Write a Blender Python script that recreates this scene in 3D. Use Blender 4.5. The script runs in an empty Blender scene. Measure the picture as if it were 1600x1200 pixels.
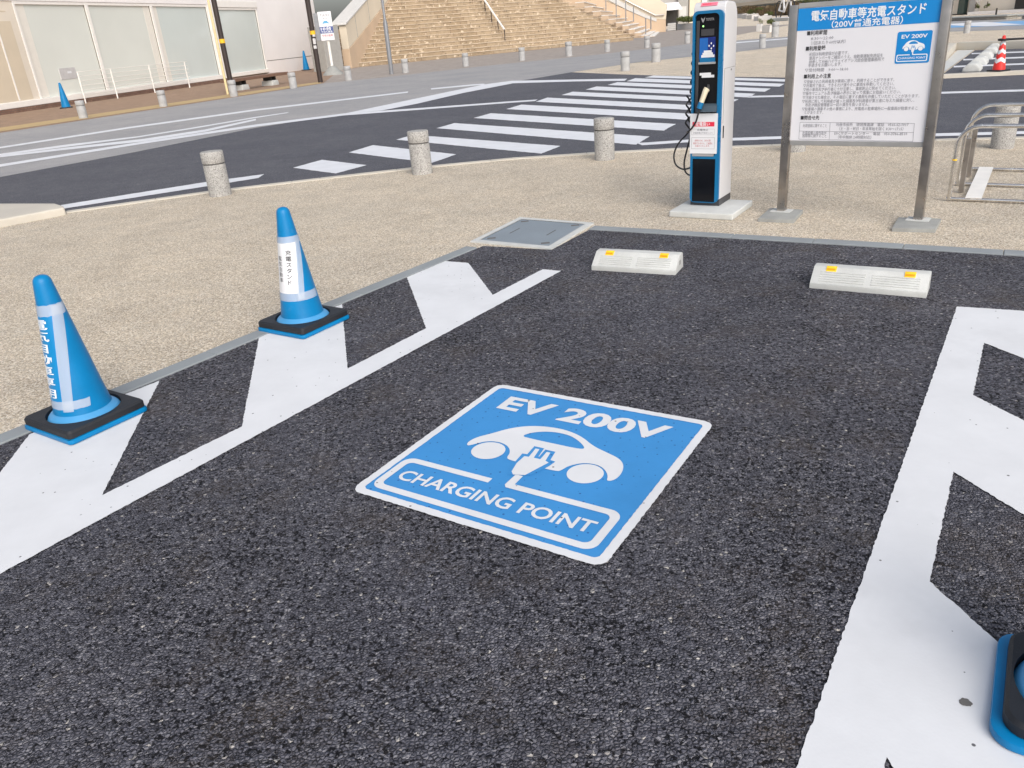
import bpy, bmesh, math, random
from mathutils import Vector, Matrix
random.seed(7)
R_ = math.radians
scene = bpy.context.scene
COL = scene.collection

# ------------------------------------------------------------------ camera
FPX, PITCH, ROLL, CAM_H = 1237.3, 0.42163, -0.08079, 1.6
FW = Vector((0, math.cos(PITCH), -math.sin(PITCH)))
_rt = Vector((1, 0, 0)); _up = _rt.cross(FW)
RT = math.cos(ROLL) * _rt + math.sin(ROLL) * _up
UP = -math.sin(ROLL) * _rt + math.cos(ROLL) * _up
CAM = Vector((0, 0, CAM_H))
cd = bpy.data.cameras.new('camera'); cd.sensor_width = 36; cd.lens = FPX / 1600 * 36
cd.clip_start = 0.05; cd.clip_end = 1500
co = bpy.data.objects.new('camera', cd); COL.objects.link(co)
co.matrix_world = Matrix(((RT.x, UP.x, -FW.x, CAM.x), (RT.y, UP.y, -FW.y, CAM.y), (RT.z, UP.z, -FW.z, CAM.z), (0, 0, 0, 1)))
scene.camera = co

# ------------------------------------------------------------------ sky and sun (bright overcast)
SUN_EL, SUN_AZ = R_(38), R_(163)          # azimuth clockwise from +Y
world = bpy.data.worlds.new('World'); scene.world = world; world.use_nodes = True
wn = world.node_tree; wn.nodes.clear()
sky = wn.nodes.new('ShaderNodeTexSky'); sky.sky_type = 'NISHITA'; sky.sun_disc = False
sky.sun_elevation = SUN_EL; sky.sun_rotation = SUN_AZ
sky.air_density = 1.0; sky.dust_density = 4.0; sky.ozone_density = 1.0
hs = wn.nodes.new('ShaderNodeHueSaturation'); hs.inputs['Saturation'].default_value = 0.55
bg = wn.nodes.new('ShaderNodeBackground'); bg.inputs['Strength'].default_value = 0.15
wo = wn.nodes.new('ShaderNodeOutputWorld')
wn.links.new(sky.outputs[0], hs.inputs['Color']); wn.links.new(hs.outputs[0], bg.inputs[0]); wn.links.new(bg.outputs[0], wo.inputs[0])
sl = bpy.data.lights.new('sun', 'SUN'); sl.energy = 1.5; sl.angle = R_(58); sl.color = (1.0, 0.97, 0.93)
so = bpy.data.objects.new('sun', sl); COL.objects.link(so)
sd = Vector((math.sin(SUN_AZ) * math.cos(SUN_EL), math.cos(SUN_AZ) * math.cos(SUN_EL), math.sin(SUN_EL)))
so.rotation_euler = sd.to_track_quat('Z', 'Y').to_euler(); so.location = sd * 60
scene.view_settings.view_transform = 'Standard'; scene.view_settings.look = 'None'
scene.view_settings.exposure = 0.2; scene.view_settings.gamma = 1.0

# ------------------------------------------------------------------ survey helpers: photo point -> place in the world
def ray(u, v): return FW + RT * ((u - 800) / FPX) + UP * ((600 - v) / FPX)
def G(u, v, z=0.0):
    d = ray(u, v); t = (z - CAM_H) / d.z
    p = CAM + d * t; return Vector((p.x, p.y, z))
def pix(p):
    d = Vector(p) - CAM; zz = d.dot(FW)
    return 800 + FPX * d.dot(RT) / zz, 600 - FPX * d.dot(UP) / zz
class Wall:                                  # vertical plane: s metres along it, z metres up
    def __init__(s, a, b):
        s.o = Vector((a.x, a.y, 0)); d = Vector((b.x - a.x, b.y - a.y, 0)); s.len = d.length; s.d = d.normalized()
        s.n = Vector((s.d.y, -s.d.x, 0))     # points to the viewer's side for a left-to-right wall
        s.ang = math.atan2(s.d.y, s.d.x)
    def hit(s, u, v):
        d = ray(u, v); t = (s.o - CAM).dot(s.n) / d.dot(s.n); p = CAM + d * t
        return (p - s.o).dot(s.d), p.z
    def off(s, k):
        w = Wall(s.o, s.o + s.d); w.o = s.o + s.n * k; return w
def ext(pts, a=0, b=0):                      # pixel polyline on the ground, prolonged a / b metres at its ends
    p = [G(*q) for q in pts]
    if a: p.insert(0, p[0] + (p[0] - p[1]).normalized() * a)
    if b: p.append(p[-1] + (p[-1] - p[-2]).normalized() * b)
    return p

# ------------------------------------------------------------------ materials
def N(t, typ, **kw):
    n = t.nodes.new(typ)
    for k, v in kw.items():
        if k in n.inputs: n.inputs[k].default_value = v
        else: setattr(n, k, v)
    return n
def base_mat(name, rough=0.6, metal=0.0, spec=0.5):
    m = bpy.data.materials.new(name); m.use_nodes = True; t = m.node_tree
    b = t.nodes['Principled BSDF']; b.inputs['Roughness'].default_value = rough
    b.inputs['Metallic'].default_value = metal; b.inputs['Specular IOR Level'].default_value = spec
    return m, t, b
def coords(t, scale=None):
    c = t.nodes.new('ShaderNodeTexCoord'); return c.outputs['Object']
def noise(t, co_, scale, detail=3, rough=0.55):
    n = N(t, 'ShaderNodeTexNoise', Scale=scale, Detail=detail, Roughness=rough); t.links.new(co_, n.inputs['Vector']); return n.outputs['Fac']
def ramp(t, fac, stops, interp='LINEAR'):
    r = t.nodes.new('ShaderNodeValToRGB'); r.color_ramp.interpolation = interp; e = r.color_ramp.elements
    while len(e) < len(stops): e.new(0.5)
    for k, (p, c) in enumerate(stops):
        e[k].position = p; e[k].color = (c[0], c[1], c[2], 1) if not isinstance(c, (int, float)) else (c, c, c, 1)
    t.links.new(fac, r.inputs[0]); return r.outputs[0]
def mix(t, fac, a, b, mode='MIX'):
    n = t.nodes.new('ShaderNodeMix'); n.data_type = 'RGBA'; n.blend_type = mode
    for sock, v in ((n.inputs[0], fac), (n.inputs[6], a), (n.inputs[7], b)):
        if isinstance(v, (int, float)): sock.default_value = v
        elif isinstance(v, tuple): sock.default_value = (v[0], v[1], v[2], 1)
        else: t.links.new(v, sock)
    return n.outputs[2]
def bump(t, b, h, strength=0.5, dist=0.01):
    n = N(t, 'ShaderNodeBump', Strength=strength, Distance=dist); t.links.new(h, n.inputs['Height']); t.links.new(n.outputs[0], b.inputs['Normal'])
def mat(name, col, rough=0.55, metal=0.0, var=0.08, scale=6.0, spec=0.5, bmp=0.0, bscale=60.0, dirt=None, fine=0.0):
    m, t, b = base_mat(name, rough, metal, spec); c = coords(t)
    f = noise(t, c, scale, 5, 0.6)
    lo = tuple(x * (1 - var) for x in col); hi = tuple(min(1, x * (1 + var)) for x in col)
    o = ramp(t, f, [(0.3, lo), (0.7, hi)])
    if fine:
        g = ramp(t, noise(t, c, bscale * 3, 2), [(0.35, 1 - fine), (0.65, 1.0)]); o = mix(t, 1.0, o, g, 'MULTIPLY')
    if dirt:
        d = ramp(t, noise(t, c, dirt[0], 6, 0.7), [(dirt[1], 0.0), (min(1, dirt[1] + .12), 1.0)])
        o = mix(t, d, o, dirt[2])
    t.links.new(o, b.inputs['Base Color'])
    rr = ramp(t, f, [(0.3, max(0.02, rough - 0.08)), (0.7, min(1, rough + 0.08))]); t.links.new(rr, b.inputs['Roughness'])
    if bmp: bump(t, b, noise(t, c, bscale, 4), bmp, 0.01)
    return m
def stony(name, scale, stops, gap, gapcol, speck, speckcol, patch, bstr, bdist, rough=0.85, spec=0.3, patches=0.6, cav=0.0, oil=0.0):
    """bound stones: one tone per stone, dark gaps, scattered bright stones, broad uneven patches"""
    m, t, b = base_mat(name, rough, 0, spec); c = coords(t)
    wob = N(t, 'ShaderNodeTexNoise', Scale=scale * .9, Detail=2); t.links.new(c, wob.inputs['Vector'])
    vm = N(t, 'ShaderNodeVectorMath', operation='MULTIPLY_ADD'); t.links.new(wob.outputs['Color'], vm.inputs[0])
    vm.inputs[1].default_value = (0.30 / scale,) * 3; t.links.new(c, vm.inputs[2])
    v = N(t, 'ShaderNodeTexVoronoi', Scale=scale); t.links.new(vm.outputs[0], v.inputs['Vector'])
    e = N(t, 'ShaderNodeTexVoronoi', Scale=scale, feature='DISTANCE_TO_EDGE'); t.links.new(vm.outputs[0], e.inputs['Vector'])
    s = N(t, 'ShaderNodeSeparateColor'); t.links.new(v.outputs['Color'], s.inputs[0])
    o = ramp(t, s.outputs[0], stops)
    o = mix(t, ramp(t, s.outputs[1], [(speck, 0.0), (min(1, speck + .012), 1.0)]), o, speckcol)
    g = ramp(t, e.outputs['Distance'], [(0.0, 1.0), (gap, 0.0)])
    gn = ramp(t, noise(t, c, scale * .45, 3, .7), [(0.42, 0.05), (0.60, 1.0)])
    gm = N(t, 'ShaderNodeMath', operation='MULTIPLY'); t.links.new(g, gm.inputs[0]); t.links.new(gn, gm.inputs[1])
    o = mix(t, gm.outputs[0], o, gapcol)
    if cav:
        low = noise(t, c, 1.6, 4, .7); lm = N(t, 'ShaderNodeMath', operation='MULTIPLY_ADD'); t.links.new(low, lm.inputs[0]); lm.inputs[1].default_value = .32; t.links.new(noise(t, c, scale * .8, 2, .6), lm.inputs[2])
        cv = ramp(t, lm.outputs[0], [(cav + .155, 0.0), (cav + .205, 1.0)]); o = mix(t, cv, o, gapcol)
    if oil:
        ol = ramp(t, noise(t, c, 1.1, 4, .7), [(oil, 0.0), (oil + .14, .55)]); o = mix(t, ol, o, (.02, .02, .022))
        br = ramp(t, noise(t, c, 2.3, 5, .75), [(.50, 0.0), (.70, .45)]); o = mix(t, br, o, (.10, .080, .062))
    p1 = ramp(t, noise(t, c, 0.55, 4, .6), [(0.3, 0.0), (0.7, 1.0)])
    o = mix(t, 1.0, o, mix(t, p1, patch[0], patch[1]), 'MULTIPLY')
    p2 = ramp(t, noise(t, c, 4.0, 5, .65), [(0.35, 0.0), (0.7, 1.0)])
    o = mix(t, patches, o, mix(t, p2, (0.72, 0.72, 0.73), (1.15, 1.13, 1.1)), 'MULTIPLY')
    t.links.new(o, b.inputs['Base Color'])
    hm = N(t, 'ShaderNodeMath', operation='ADD'); t.links.new(ramp(t, e.outputs['Distance'], [(0, 0.0), (0.35, 1.0)]), hm.inputs[0]); t.links.new(s.outputs[2], hm.inputs[1])
    bump(t, b, hm.outputs[0], bstr, bdist)
    return m
def paint(name, col, specks=0.72, speckcol=(0.12, 0.12, 0.13), wear=0.04):
    """thick road paint over stones: faint unevenness and a few dark pits"""
    m, t, b = base_mat(name, 0.6, 0, 0.35); c = coords(t)
    o = ramp(t, noise(t, c, 3.5, 6, .65), [(0.3, tuple(x * (1 - wear * 2) for x in col)), (0.65, col)])
    v = N(t, 'ShaderNodeTexVoronoi', Scale=20.0, voronoi_dimensions='2D'); t.links.new(c, v.inputs['Vector'])
    s = N(t, 'ShaderNodeSeparateColor'); t.links.new(v.outputs['Color'], s.inputs[0])
    pick = ramp(t, s.outputs[0], [(specks, 0.0), (specks + .01, 1.0)])
    dz = N(t, 'ShaderNodeMath', operation='MULTIPLY'); t.links.new(s.outputs[1], dz.inputs[0]); dz.inputs[1].default_value = .075
    dd_ = N(t, 'ShaderNodeMath', operation='SUBTRACT'); t.links.new(v.outputs['Distance'], dd_.inputs[0]); t.links.new(dz.outputs[0], dd_.inputs[1])
    dot = ramp(t, dd_.outputs[0], [(0.005, 1.0), (0.03, 0.0)])
    k = N(t, 'ShaderNodeMath', operation='MULTIPLY'); t.links.new(pick, k.inputs[0]); t.links.new(dot, k.inputs[1])
    o = mix(t, k.outputs[0], o, speckcol)
    sc_ = ramp(t, noise(t, c, 1.3, 5, .7), [(0.55, 0.0), (0.8, 1.0)])
    o = mix(t, sc_, o, tuple(x * (1 - wear * 4) for x in col))
    t.links.new(o, b.inputs['Base Color'])
    v2 = N(t, 'ShaderNodeTexVoronoi', Scale=95.0); t.links.new(c, v2.inputs['Vector'])
    bump(t, b, v2.outputs['Distance'], 0.10, 0.002)
    return m
def bricks(name, c1, c2, mortar, scale, rw=0.5, rh=0.25, ms=0.02, rough=0.8, vertical=False, dots=0.0, bmp=0.4):
    m, t, b = base_mat(name, rough, 0, 0.3); c = coords(t)
    if vertical:
        sx = N(t, 'ShaderNodeSeparateXYZ'); t.links.new(c, sx.inputs[0]); cx = N(t, 'ShaderNodeCombineXYZ')
        t.links.new(sx.outputs[0], cx.inputs[0]); t.links.new(sx.outputs[2], cx.inputs[1]); c2_ = cx.outputs[0]
    else: c2_ = c
    k = N(t, 'ShaderNodeTexBrick', Scale=scale); k.inputs['Color1'].default_value = (*c1, 1); k.inputs['Color2'].default_value = (*c2, 1)
    k.inputs['Mortar'].default_value = (*mortar, 1); k.inputs['Mortar Size'].default_value = ms
    k.inputs['Brick Width'].default_value = rw; k.inputs['Row Height'].default_value = rh; k.inputs['Bias'].default_value = 0.0
    t.links.new(c2_, k.inputs['Vector'])
    o = mix(t, 1.0, k.outputs[0], ramp(t, noise(t, c, 2.2, 6, .7), [(0.25, 0.72), (0.7, 1.12)]), 'MULTIPLY')
    if dots:
        f = ramp(t, noise(t, c, 6.0, 3, .8), [(dots, 0.0), (dots + .05, 1.0)]); o = mix(t, f, o, tuple(x * .3 for x in c1))
        f2 = ramp(t, noise(t, c, 3.1, 3, .8), [(dots, 0.0), (dots + .03, 1.0)]); o = mix(t, f2, o, (0.62, 0.52, 0.40))
    t.links.new(o, b.inputs['Base Color']); bump(t, b, k.outputs[1], -bmp, 0.01)
    return m
def metal_mat(name, col, rough): return mat(name, col, rough, 1.0, 0.15, 9.0)
def glass_mat(name, col, rough=0.1):
    m, t, b = base_mat(name, rough, 0, 0.6); c = coords(t)
    o = ramp(t, noise(t, c, 0.35, 3), [(0.3, tuple(x * .93 for x in col)), (0.7, col)])
    t.links.new(o, b.inputs['Base Color']); return m
def emit_mat(name, col, k):
    m, t, b = base_mat(name, .4); b.inputs['Base Color'].default_value = (*col, 1)
    b.inputs['Emission Color'].default_value = (*col, 1); b.inputs['Emission Strength'].default_value = k; return m
def film_mat(name, col, alpha, rough=0.25):
    m, t, b = base_mat(name, rough, 0, .5); b.inputs['Base Color'].default_value = (*col, 1); b.inputs['Alpha'].default_value = alpha; return m

M = {}
M['asphalt'] = stony('parking_asphalt', 90, [(0, (.076, .077, .095)), (.4, (.128, .130, .157)), (.8, (.182, .185, .216)), (1, (.29, .29, .315))], .20, (.004, .004, .008),
                     .982, (.55, .53, .50), ((.84, .84, .88), (1.12, 1.09, 1.07)), 1.0, 0.007, .8, .3, .5, .565, .62)
M['road'] = stony('road_asphalt', 120, [(0, (.068, .071, .086)), (1, (.150, .154, .178))], .10, (.045, .045, .055), .98, (.30, .30, .30), ((.88, .88, .91), (1.13, 1.12, 1.10)), 0.6, 0.005, .8, .35, .5)
M['old_road'] = stony('old_asphalt', 110, [(0, (.285, .285, .295)), (1, (.39, .385, .385))], .06, (.25, .25, .26), .98, (.42, .42, .40), ((.88, .89, .9), (1.06, 1.05, 1.04)), 0.3, 0.003, .85, .3, .3)
M['plaza'] = stony('washed_aggregate', 115, [(0, (.38, .315, .235)), (.3, (.64, .555, .43)), (.65, (.84, .755, .615)), (1, (.97, .92, .82))], .14, (.35, .29, .225),
                   .94, (.92, .88, .80), ((.93, .92, .92), (1.06, 1.03, 1.0)), 0.8, 0.005, .85, .3, .3, .585)
M['forecourt'] = bricks('forecourt_paving', (.33, .29, .26), (.38, .335, .30), (.30, .27, .245), 1.2, .5, .25, .012)
M['brick_walk'] = bricks('brick_paving', (.30, .20, .135), (.38, .26, .18), (.24, .17, .125), 4.0, .5, .25, .03)
M['brick_dark'] = bricks('brick_plinth', (.20, .115, .085), (.27, .165, .12), (.16, .11, .09), 3.0, .5, .25, .04, vertical=True)
M['tactile'] = mat('tactile_paving', (.44, .32, .16), .8, var=.15)
M['kerb'] = mat('grey_kerb', (.27, .295, .31), .8, var=.10, scale=2.0, bmp=.3, bscale=150, fine=.12)
M['pale_kerb'] = mat('pale_kerb', (.575, .535, .465), .8, var=.08, scale=1.5, bmp=.25, bscale=110, fine=.1)
M['white'] = paint('white_paint', (.70, .712, .735), .92)
M['far_white'] = mat('road_line_paint', (.67, .685, .72), .6, var=.07, scale=4)
M['blue_paint'] = paint('blue_paint', (.046, .265, .61), .30, (.02, .10, .30))
M['lane_blue'] = mat('blue_lane_paint', (.16, .36, .62), .6)
M['cone_blue'] = mat('blue_plastic', (.0, .185, .435), .38, var=.10, scale=7, spec=.32, dirt=(9, .60, (.05, .20, .42)))
M['cone_blue_light'] = mat('blue_plastic_rim', (.06, .285, .56), .45, var=.06, scale=8)
M['rubber'] = mat('black_rubber', (.012, .014, .019), .6, var=.2, scale=12, bmp=.15, bscale=180)
M['paper'] = mat('white_paper', (.74, .745, .77), .45, var=.03)
M['sheet_blue'] = mat('blue_sheet', (.0, .205, .48), .35, var=.04)
M['film'] = film_mat('clear_tape', (.70, .76, .84), .46)
M['ink'] = mat('black_ink', (.03, .03, .035), .6)
M['ink_grey'] = mat('grey_ink', (.24, .24, .27), .6)
M['ink_red'] = mat('red_ink', (.50, .10, .12), .6)
M['lettering'] = mat('white_lettering', (.80, .82, .85), .5, var=.02)
M['concrete'] = mat('pale_concrete', (.57, .58, .565), .85, var=.08, scale=7, bmp=.35, bscale=90, fine=.12)
M['concrete_grey'] = mat('grey_concrete', (.33, .335, .32), .85, var=.12, scale=9, bmp=.35, bscale=90, fine=.15)
M['granite'] = stony('granite', 130, [(0, (.31, .305, .295)), (.5, (.45, .445, .43)), (1, (.60, .59, .57))], .12, (.27, .265, .255), .94, (.14, .13, .12), ((.88, .88, .88), (1.08, 1.06, 1.04)), .5, .003, .8, .3, .3)
M['granite_far'] = mat('granite_grey', (.38, .38, .38), .8, var=.15, scale=7)
M['groove'] = mat('dark_groove', (.13, .125, .12), .9)
M['orange'] = mat('orange_reflector', (.95, .58, .03), .25, spec=.7)
M['orange_dark'] = mat('reflector_cells', (.80, .33, .01), .3)
M['steel'] = metal_mat('brushed_steel', (.43, .40, .375), .32)
M['steel_bright'] = metal_mat('polished_steel', (.72, .70, .67), .22)
M['alu'] = mat('aluminium_frame', (.46, .455, .45), .4, .6)
M['cover'] = mat('steel_cover', (.25, .29, .325), .5, .25, var=.12, scale=3, bmp=.25, bscale=200)
M['sign_white'] = mat('sign_white', (.74, .74, .78), .4, var=.02, scale=2)
M['sign_blue'] = mat('sign_blue', (.004, .235, .62), .35, var=.03)
M['ev_white'] = mat('cabinet_white', (.60, .595, .61), .35, var=.025, scale=3)
M['ev_blue'] = mat('cabinet_blue', (.004, .145, .33), .3, var=.05)
M['ev_blue_dark'] = mat('cabinet_blue_rim', (.015, .11, .22), .3)
M['ev_black'] = mat('gloss_black', (.006, .007, .010), .12, spec=.22)
M['ev_grey'] = mat('dark_grey_plastic', (.045, .045, .05), .4)
M['ev_screen'] = mat('screen_blue', (.012, .12, .42), .2)
M['ev_screen_dark'] = mat('screen_navy', (.006, .02, .16), .2)
M['ivory'] = mat('ivory_plastic', (.72, .64, .48), .4)
M['holster'] = mat('holster_grey', (.06, .085, .11), .25)
M['pink'] = mat('pink_sticker', (.80, .20, .28), .5)
M['red'] = mat('red_print', (.72, .02, .06), .5)
M['grey_plate'] = mat('grey_plate', (.36, .36, .37), .4)
M['led'] = emit_mat('green_led', (.35, .9, .25), 1.6)
M['cable'] = mat('black_cable', (.012, .012, .015), .45)
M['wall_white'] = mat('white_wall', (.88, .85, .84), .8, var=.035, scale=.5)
M['wall_cream'] = mat('cream_frame', (.74, .67, .57), .7, var=.04, scale=.7)
M['wall_warm'] = mat('warm_panel', (.66, .57, .44), .7, var=.05, scale=.7)
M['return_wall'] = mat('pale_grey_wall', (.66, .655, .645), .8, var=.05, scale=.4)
M['frame'] = mat('window_frame', (.87, .84, .80), .5, var=.03)
M['seal'] = mat('dark_seal', (.20, .19, .17), .6)
M['frost'] = glass_mat('frosted_glass', (.74, .765, .715), .25)
M['frost_blue'] = glass_mat('clear_glass', (.66, .72, .70), .12)
M['stair'] = bricks('stair_riser_shaded', (.33, .25, .165), (.42, .33, .23), (.27, .195, .13), 1.0, 1.9, 10.0, .03, vertical=True, dots=.60)  # riser stone darkened so the colour carries the shade of each step row
M['stair_top'] = mat('stair_tread_lit', (.60, .50, .385), .85, var=.22, scale=1.2)  # same stone paler on top: the light on the treads is in the colour
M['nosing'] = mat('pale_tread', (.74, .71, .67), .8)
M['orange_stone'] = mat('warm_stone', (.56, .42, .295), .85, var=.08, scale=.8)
M['cream_stone'] = mat('cream_stone', (.66, .58, .46), .85, var=.05, scale=.6)
M['coping'] = mat('stone_coping', (.56, .55, .53), .8)
M['shade_grey'] = mat('grey_render_with_shade', (.34, .33, .31), .85)  # plain grey for joints and shop pier; painted shade on the parapet end
M['pole_brown'] = mat('brown_pole', (.035, .024, .022), .45)
M['pole_grey'] = mat('grey_pole', (.24, .25, .27), .4, .3)
M['yellow'] = mat('yellow_band', (.85, .48, .02), .5)
M['yellow_pipe'] = mat('pale_conduit', (.72, .60, .34), .5)
M['sticker'] = mat('grey_sticker', (.55, .54, .54), .5)
M['wood'] = mat('brown_timber', (.19, .11, .075), .7, var=.2)
M['planter_white'] = mat('planter_white', (.58, .57, .56), .6, var=.06)
M['white_tube'] = mat('white_tube', (.82, .80, .76), .4)
M['navy'] = mat('navy_band', (.06, .09, .28), .5)
M['taxi_blue'] = mat('pictogram_blue', (.10, .36, .60), .5)
M['red_plastic'] = mat('red_plastic', (.78, .03, .025), .4)
M['dark_void'] = mat('dark_interior', (.02, .018, .016), .6)
M['dark_glass'] = glass_mat('dark_glass', (.035, .07, .065), .1)
M['grey_wall'] = mat('grey_wall', (.42, .40, .38), .85, var=.06)
M['leaf'] = mat('leaf_green', (.085, .105, .025), .6, var=.5, scale=25)
M['leaf_brown'] = mat('leaf_brown', (.15, .105, .055), .7, var=.4, scale=15)
M['twig'] = mat('twig_brown', (.09, .06, .04), .8)
M['yellow_bar'] = mat('yellow_bar', (.85, .62, .08), .5)

# ------------------------------------------------------------------ mesh helpers
class MB:
    def __init__(s): s.v = []; s.f = []
    def add(s, vs, fs, mx=None):
        k = len(s.v)
        s.v += [tuple(mx @ Vector(p)) if mx else tuple(p) for p in vs]; s.f += [tuple(k + i for i in q) for q in fs]; return s
    def bm(s, b, mx=None):
        b.verts.index_update(); s.add([v.co.copy() for v in b.verts], [[v.index for v in f.verts] for f in b.faces], mx); b.free(); return s
    def box(s, x0, x1, y0, y1, z0, z1, bev=0.0, seg=2, mx=None):
        b = bmesh.new(); bmesh.ops.create_cube(b, size=1)
        for v in b.verts: v.co = Vector(((x0 + x1) / 2 + v.co.x * (x1 - x0), (y0 + y1) / 2 + v.co.y * (y1 - y0), (z0 + z1) / 2 + v.co.z * (z1 - z0)))
        if bev: bmesh.ops.bevel(b, geom=list(b.edges), offset=bev, segments=seg, profile=.6, affect='EDGES')
        return s.bm(b, mx)
    def prism(s, poly, axis, a, b_, bev=0.0, seg=2, mx=None):
        """outline extruded along axis: 'x' -> poly is (y,z), 'y' -> (x,z), 'z' -> (x,y)"""
        P = {'x': lambda p, t: (t, p[0], p[1]), 'y': lambda p, t: (p[0], t, p[1]), 'z': lambda p, t: (p[0], p[1], t)}[axis]
        b = bmesh.new(); A = [b.verts.new(P(p, a)) for p in poly]; B = [b.verts.new(P(p, b_)) for p in poly]; n = len(poly)
        b.faces.new(A); b.faces.new(B[::-1])
        for i in range(n): b.faces.new((A[i], B[i], B[(i + 1) % n], A[(i + 1) % n]))
        bmesh.ops.recalc_face_normals(b, faces=list(b.faces))
        if bev: bmesh.ops.bevel(b, geom=list(b.edges), offset=bev, segments=seg, profile=.6, affect='EDGES')
        return s.bm(b, mx)
    def lathe(s, prof, n=32, mx=None, a0=0, a1=2 * math.pi):
        full = abs(a1 - a0 - 2 * math.pi) < 1e-6; m = n if full else n + 1
        vs = [(r * math.cos(a0 + (a1 - a0) * j / n), r * math.sin(a0 + (a1 - a0) * j / n), z) for r, z in prof for j in range(m)]; fs = []
        for i in range(len(prof) - 1):
            for j in range(n):
                k = (j + 1) % m if full else j + 1
                fs.append((i * m + j, i * m + k, (i + 1) * m + k, (i + 1) * m + j))
        return s.add(vs, fs, mx)
    def tube(s, pts, r, n=8, taper=None, mx=None):
        pts = [Vector(p) for p in pts]; vs = []; fs = []; L = len(pts)
        t0 = (pts[1] - pts[0]).normalized(); nx = t0.orthogonal().normalized()
        for i, p in enumerate(pts):
            t_ = ((pts[min(i + 1, L - 1)] - pts[max(i - 1, 0)])).normalized()
            nx = (nx - t_ * nx.dot(t_)).normalized(); ny = t_.cross(nx); rr = r if taper is None else r + (taper - r) * i / (L - 1)
            vs += [p + (nx * math.cos(2 * math.pi * j / n) + ny * math.sin(2 * math.pi * j / n)) * rr for j in range(n)]
        for i in range(L - 1):
            for j in range(n): fs.append((i * n + j, i * n + (j + 1) % n, (i + 1) * n + (j + 1) % n, (i + 1) * n + j))
        fs.append(tuple(range(n))[::-1]); fs.append(tuple((L - 1) * n + j for j in range(n)))
        return s.add(vs, fs, mx)
    def make(s, name, m, parent=None, smooth=False, loc=None):
        me = bpy.data.meshes.new(name); me.from_pydata(s.v, [], s.f); me.materials.append(m); me.update()
        if smooth:
            me.polygons.foreach_set('use_smooth', [True] * len(me.polygons))
            try: me.set_sharp_from_angle(angle=R_(38))
            except Exception: pass
        o = bpy.data.objects.new(name, me); COL.objects.link(o)
        if parent: o.parent = parent
        if loc: o.location = loc
        return o
def thing(name, label, cat, loc=(0, 0, 0), rz=0.0, group=None, sc=1.0):
    o = bpy.data.objects.new(name, None); COL.objects.link(o); o.empty_display_size = .2
    o.location = loc; o.rotation_euler = (0, 0, rz); o.scale = (sc, sc, sc); o['label'] = label; o['category'] = cat
    if group: o['group'] = group
    return o
def tag(o, label, cat, group=None):
    o['label'] = label; o['category'] = cat
    if group: o['group'] = group
    return o
def dup(root, loc, rz, label, sc=None, group=None):
    r = root.copy(); COL.objects.link(r); r.location = loc; r.rotation_euler = (0, 0, rz); r['label'] = label
    if sc: r.scale = (sc, sc, sc)
    if group: r['group'] = group
    for ch in list(root.children):
        c = ch.copy(); COL.objects.link(c); c.parent = r
        for g in list(ch.children):
            d = g.copy(); COL.objects.link(d); d.parent = c
    return r
def rag(poly, step=.02, amp=.004, rnd=random):
    out = []
    for i, p in enumerate(poly):
        q = poly[(i + 1) % len(poly)]; d = q - p; L = d.length; n = max(1, min(400, int(L / step))); nn = Vector((-d.y, d.x, 0)).normalized()
        for k in range(n): out.append(p + d * (k / n) + nn * (rnd.uniform(-amp, amp) if k else 0))
    return out
def fill(polys, res=None):
    """flat face from outlines, inner outlines cut holes; returns verts, faces (2-D)"""
    c = bpy.data.curves.new('outline', 'CURVE'); c.dimensions = '2D'; c.fill_mode = 'BOTH'
    for p in polys:
        s = c.splines.new('POLY'); s.points.add(len(p) - 1); s.use_cyclic_u = True
        for k, q in enumerate(p): s.points[k].co = (q[0], q[1], 0, 1)
    o = bpy.data.objects.new('outline', c); COL.objects.link(o); dg = bpy.context.evaluated_depsgraph_get()
    me = bpy.data.meshes.new_from_object(o.evaluated_get(dg)); vs = [tuple(v.co) for v in me.vertices]; fs = [tuple(f.vertices) for f in me.polygons]
    bpy.data.objects.remove(o); bpy.data.curves.remove(c); bpy.data.meshes.remove(me); return vs, fs
def text(body, bold=0.0, res=2):
    """lettering as a flat mesh; returns verts, faces, (x0,x1,y0,y1)"""
    c = bpy.data.curves.new('type', 'FONT'); c.body = body; c.size = 1; c.resolution_u = res; c.offset = bold
    o = bpy.data.objects.new('type', c); COL.objects.link(o); dg = bpy.context.evaluated_depsgraph_get()
    me = bpy.data.meshes.new_from_object(o.evaluated_get(dg)); vs = [tuple(v.co) for v in me.vertices]; fs = [tuple(f.vertices) for f in me.polygons]
    bpy.data.objects.remove(o); bpy.data.curves.remove(c); bpy.data.meshes.remove(me)
    if not vs: return [], [], (0, 1, 0, 1)
    return vs, fs, (min(v[0] for v in vs), max(v[0] for v in vs), min(v[1] for v in vs), max(v[1] for v in vs))
def text_fit(mb, body, place, x0, x1, yb, h, bold=0.0, res=2, cap=0.72, slant=0.0):
    """lettering stretched to run x0..x1 on baseline yb with cap height h; place(x,y) -> 3-D"""
    vs, fs, (a, b, c, d) = text(body, bold, res)
    k = (x1 - x0) / (b - a)
    mb.add([place(x0 + (v[0] - a) * k + slant * v[1] * h, yb + v[1] * h / cap) for v in vs], fs)
def sheet(name, pts, z, m, ragged=None, parent=None, kind='structure'):
    if ragged: pts = rag([Vector((p.x, p.y, 0)) for p in pts], *ragged)
    vs, fs = fill([pts]); o = MB().add([(x, y, z) for x, y, _ in vs], fs).make(name, m, parent)
    if kind and not parent: o['kind'] = kind
    return o

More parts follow.
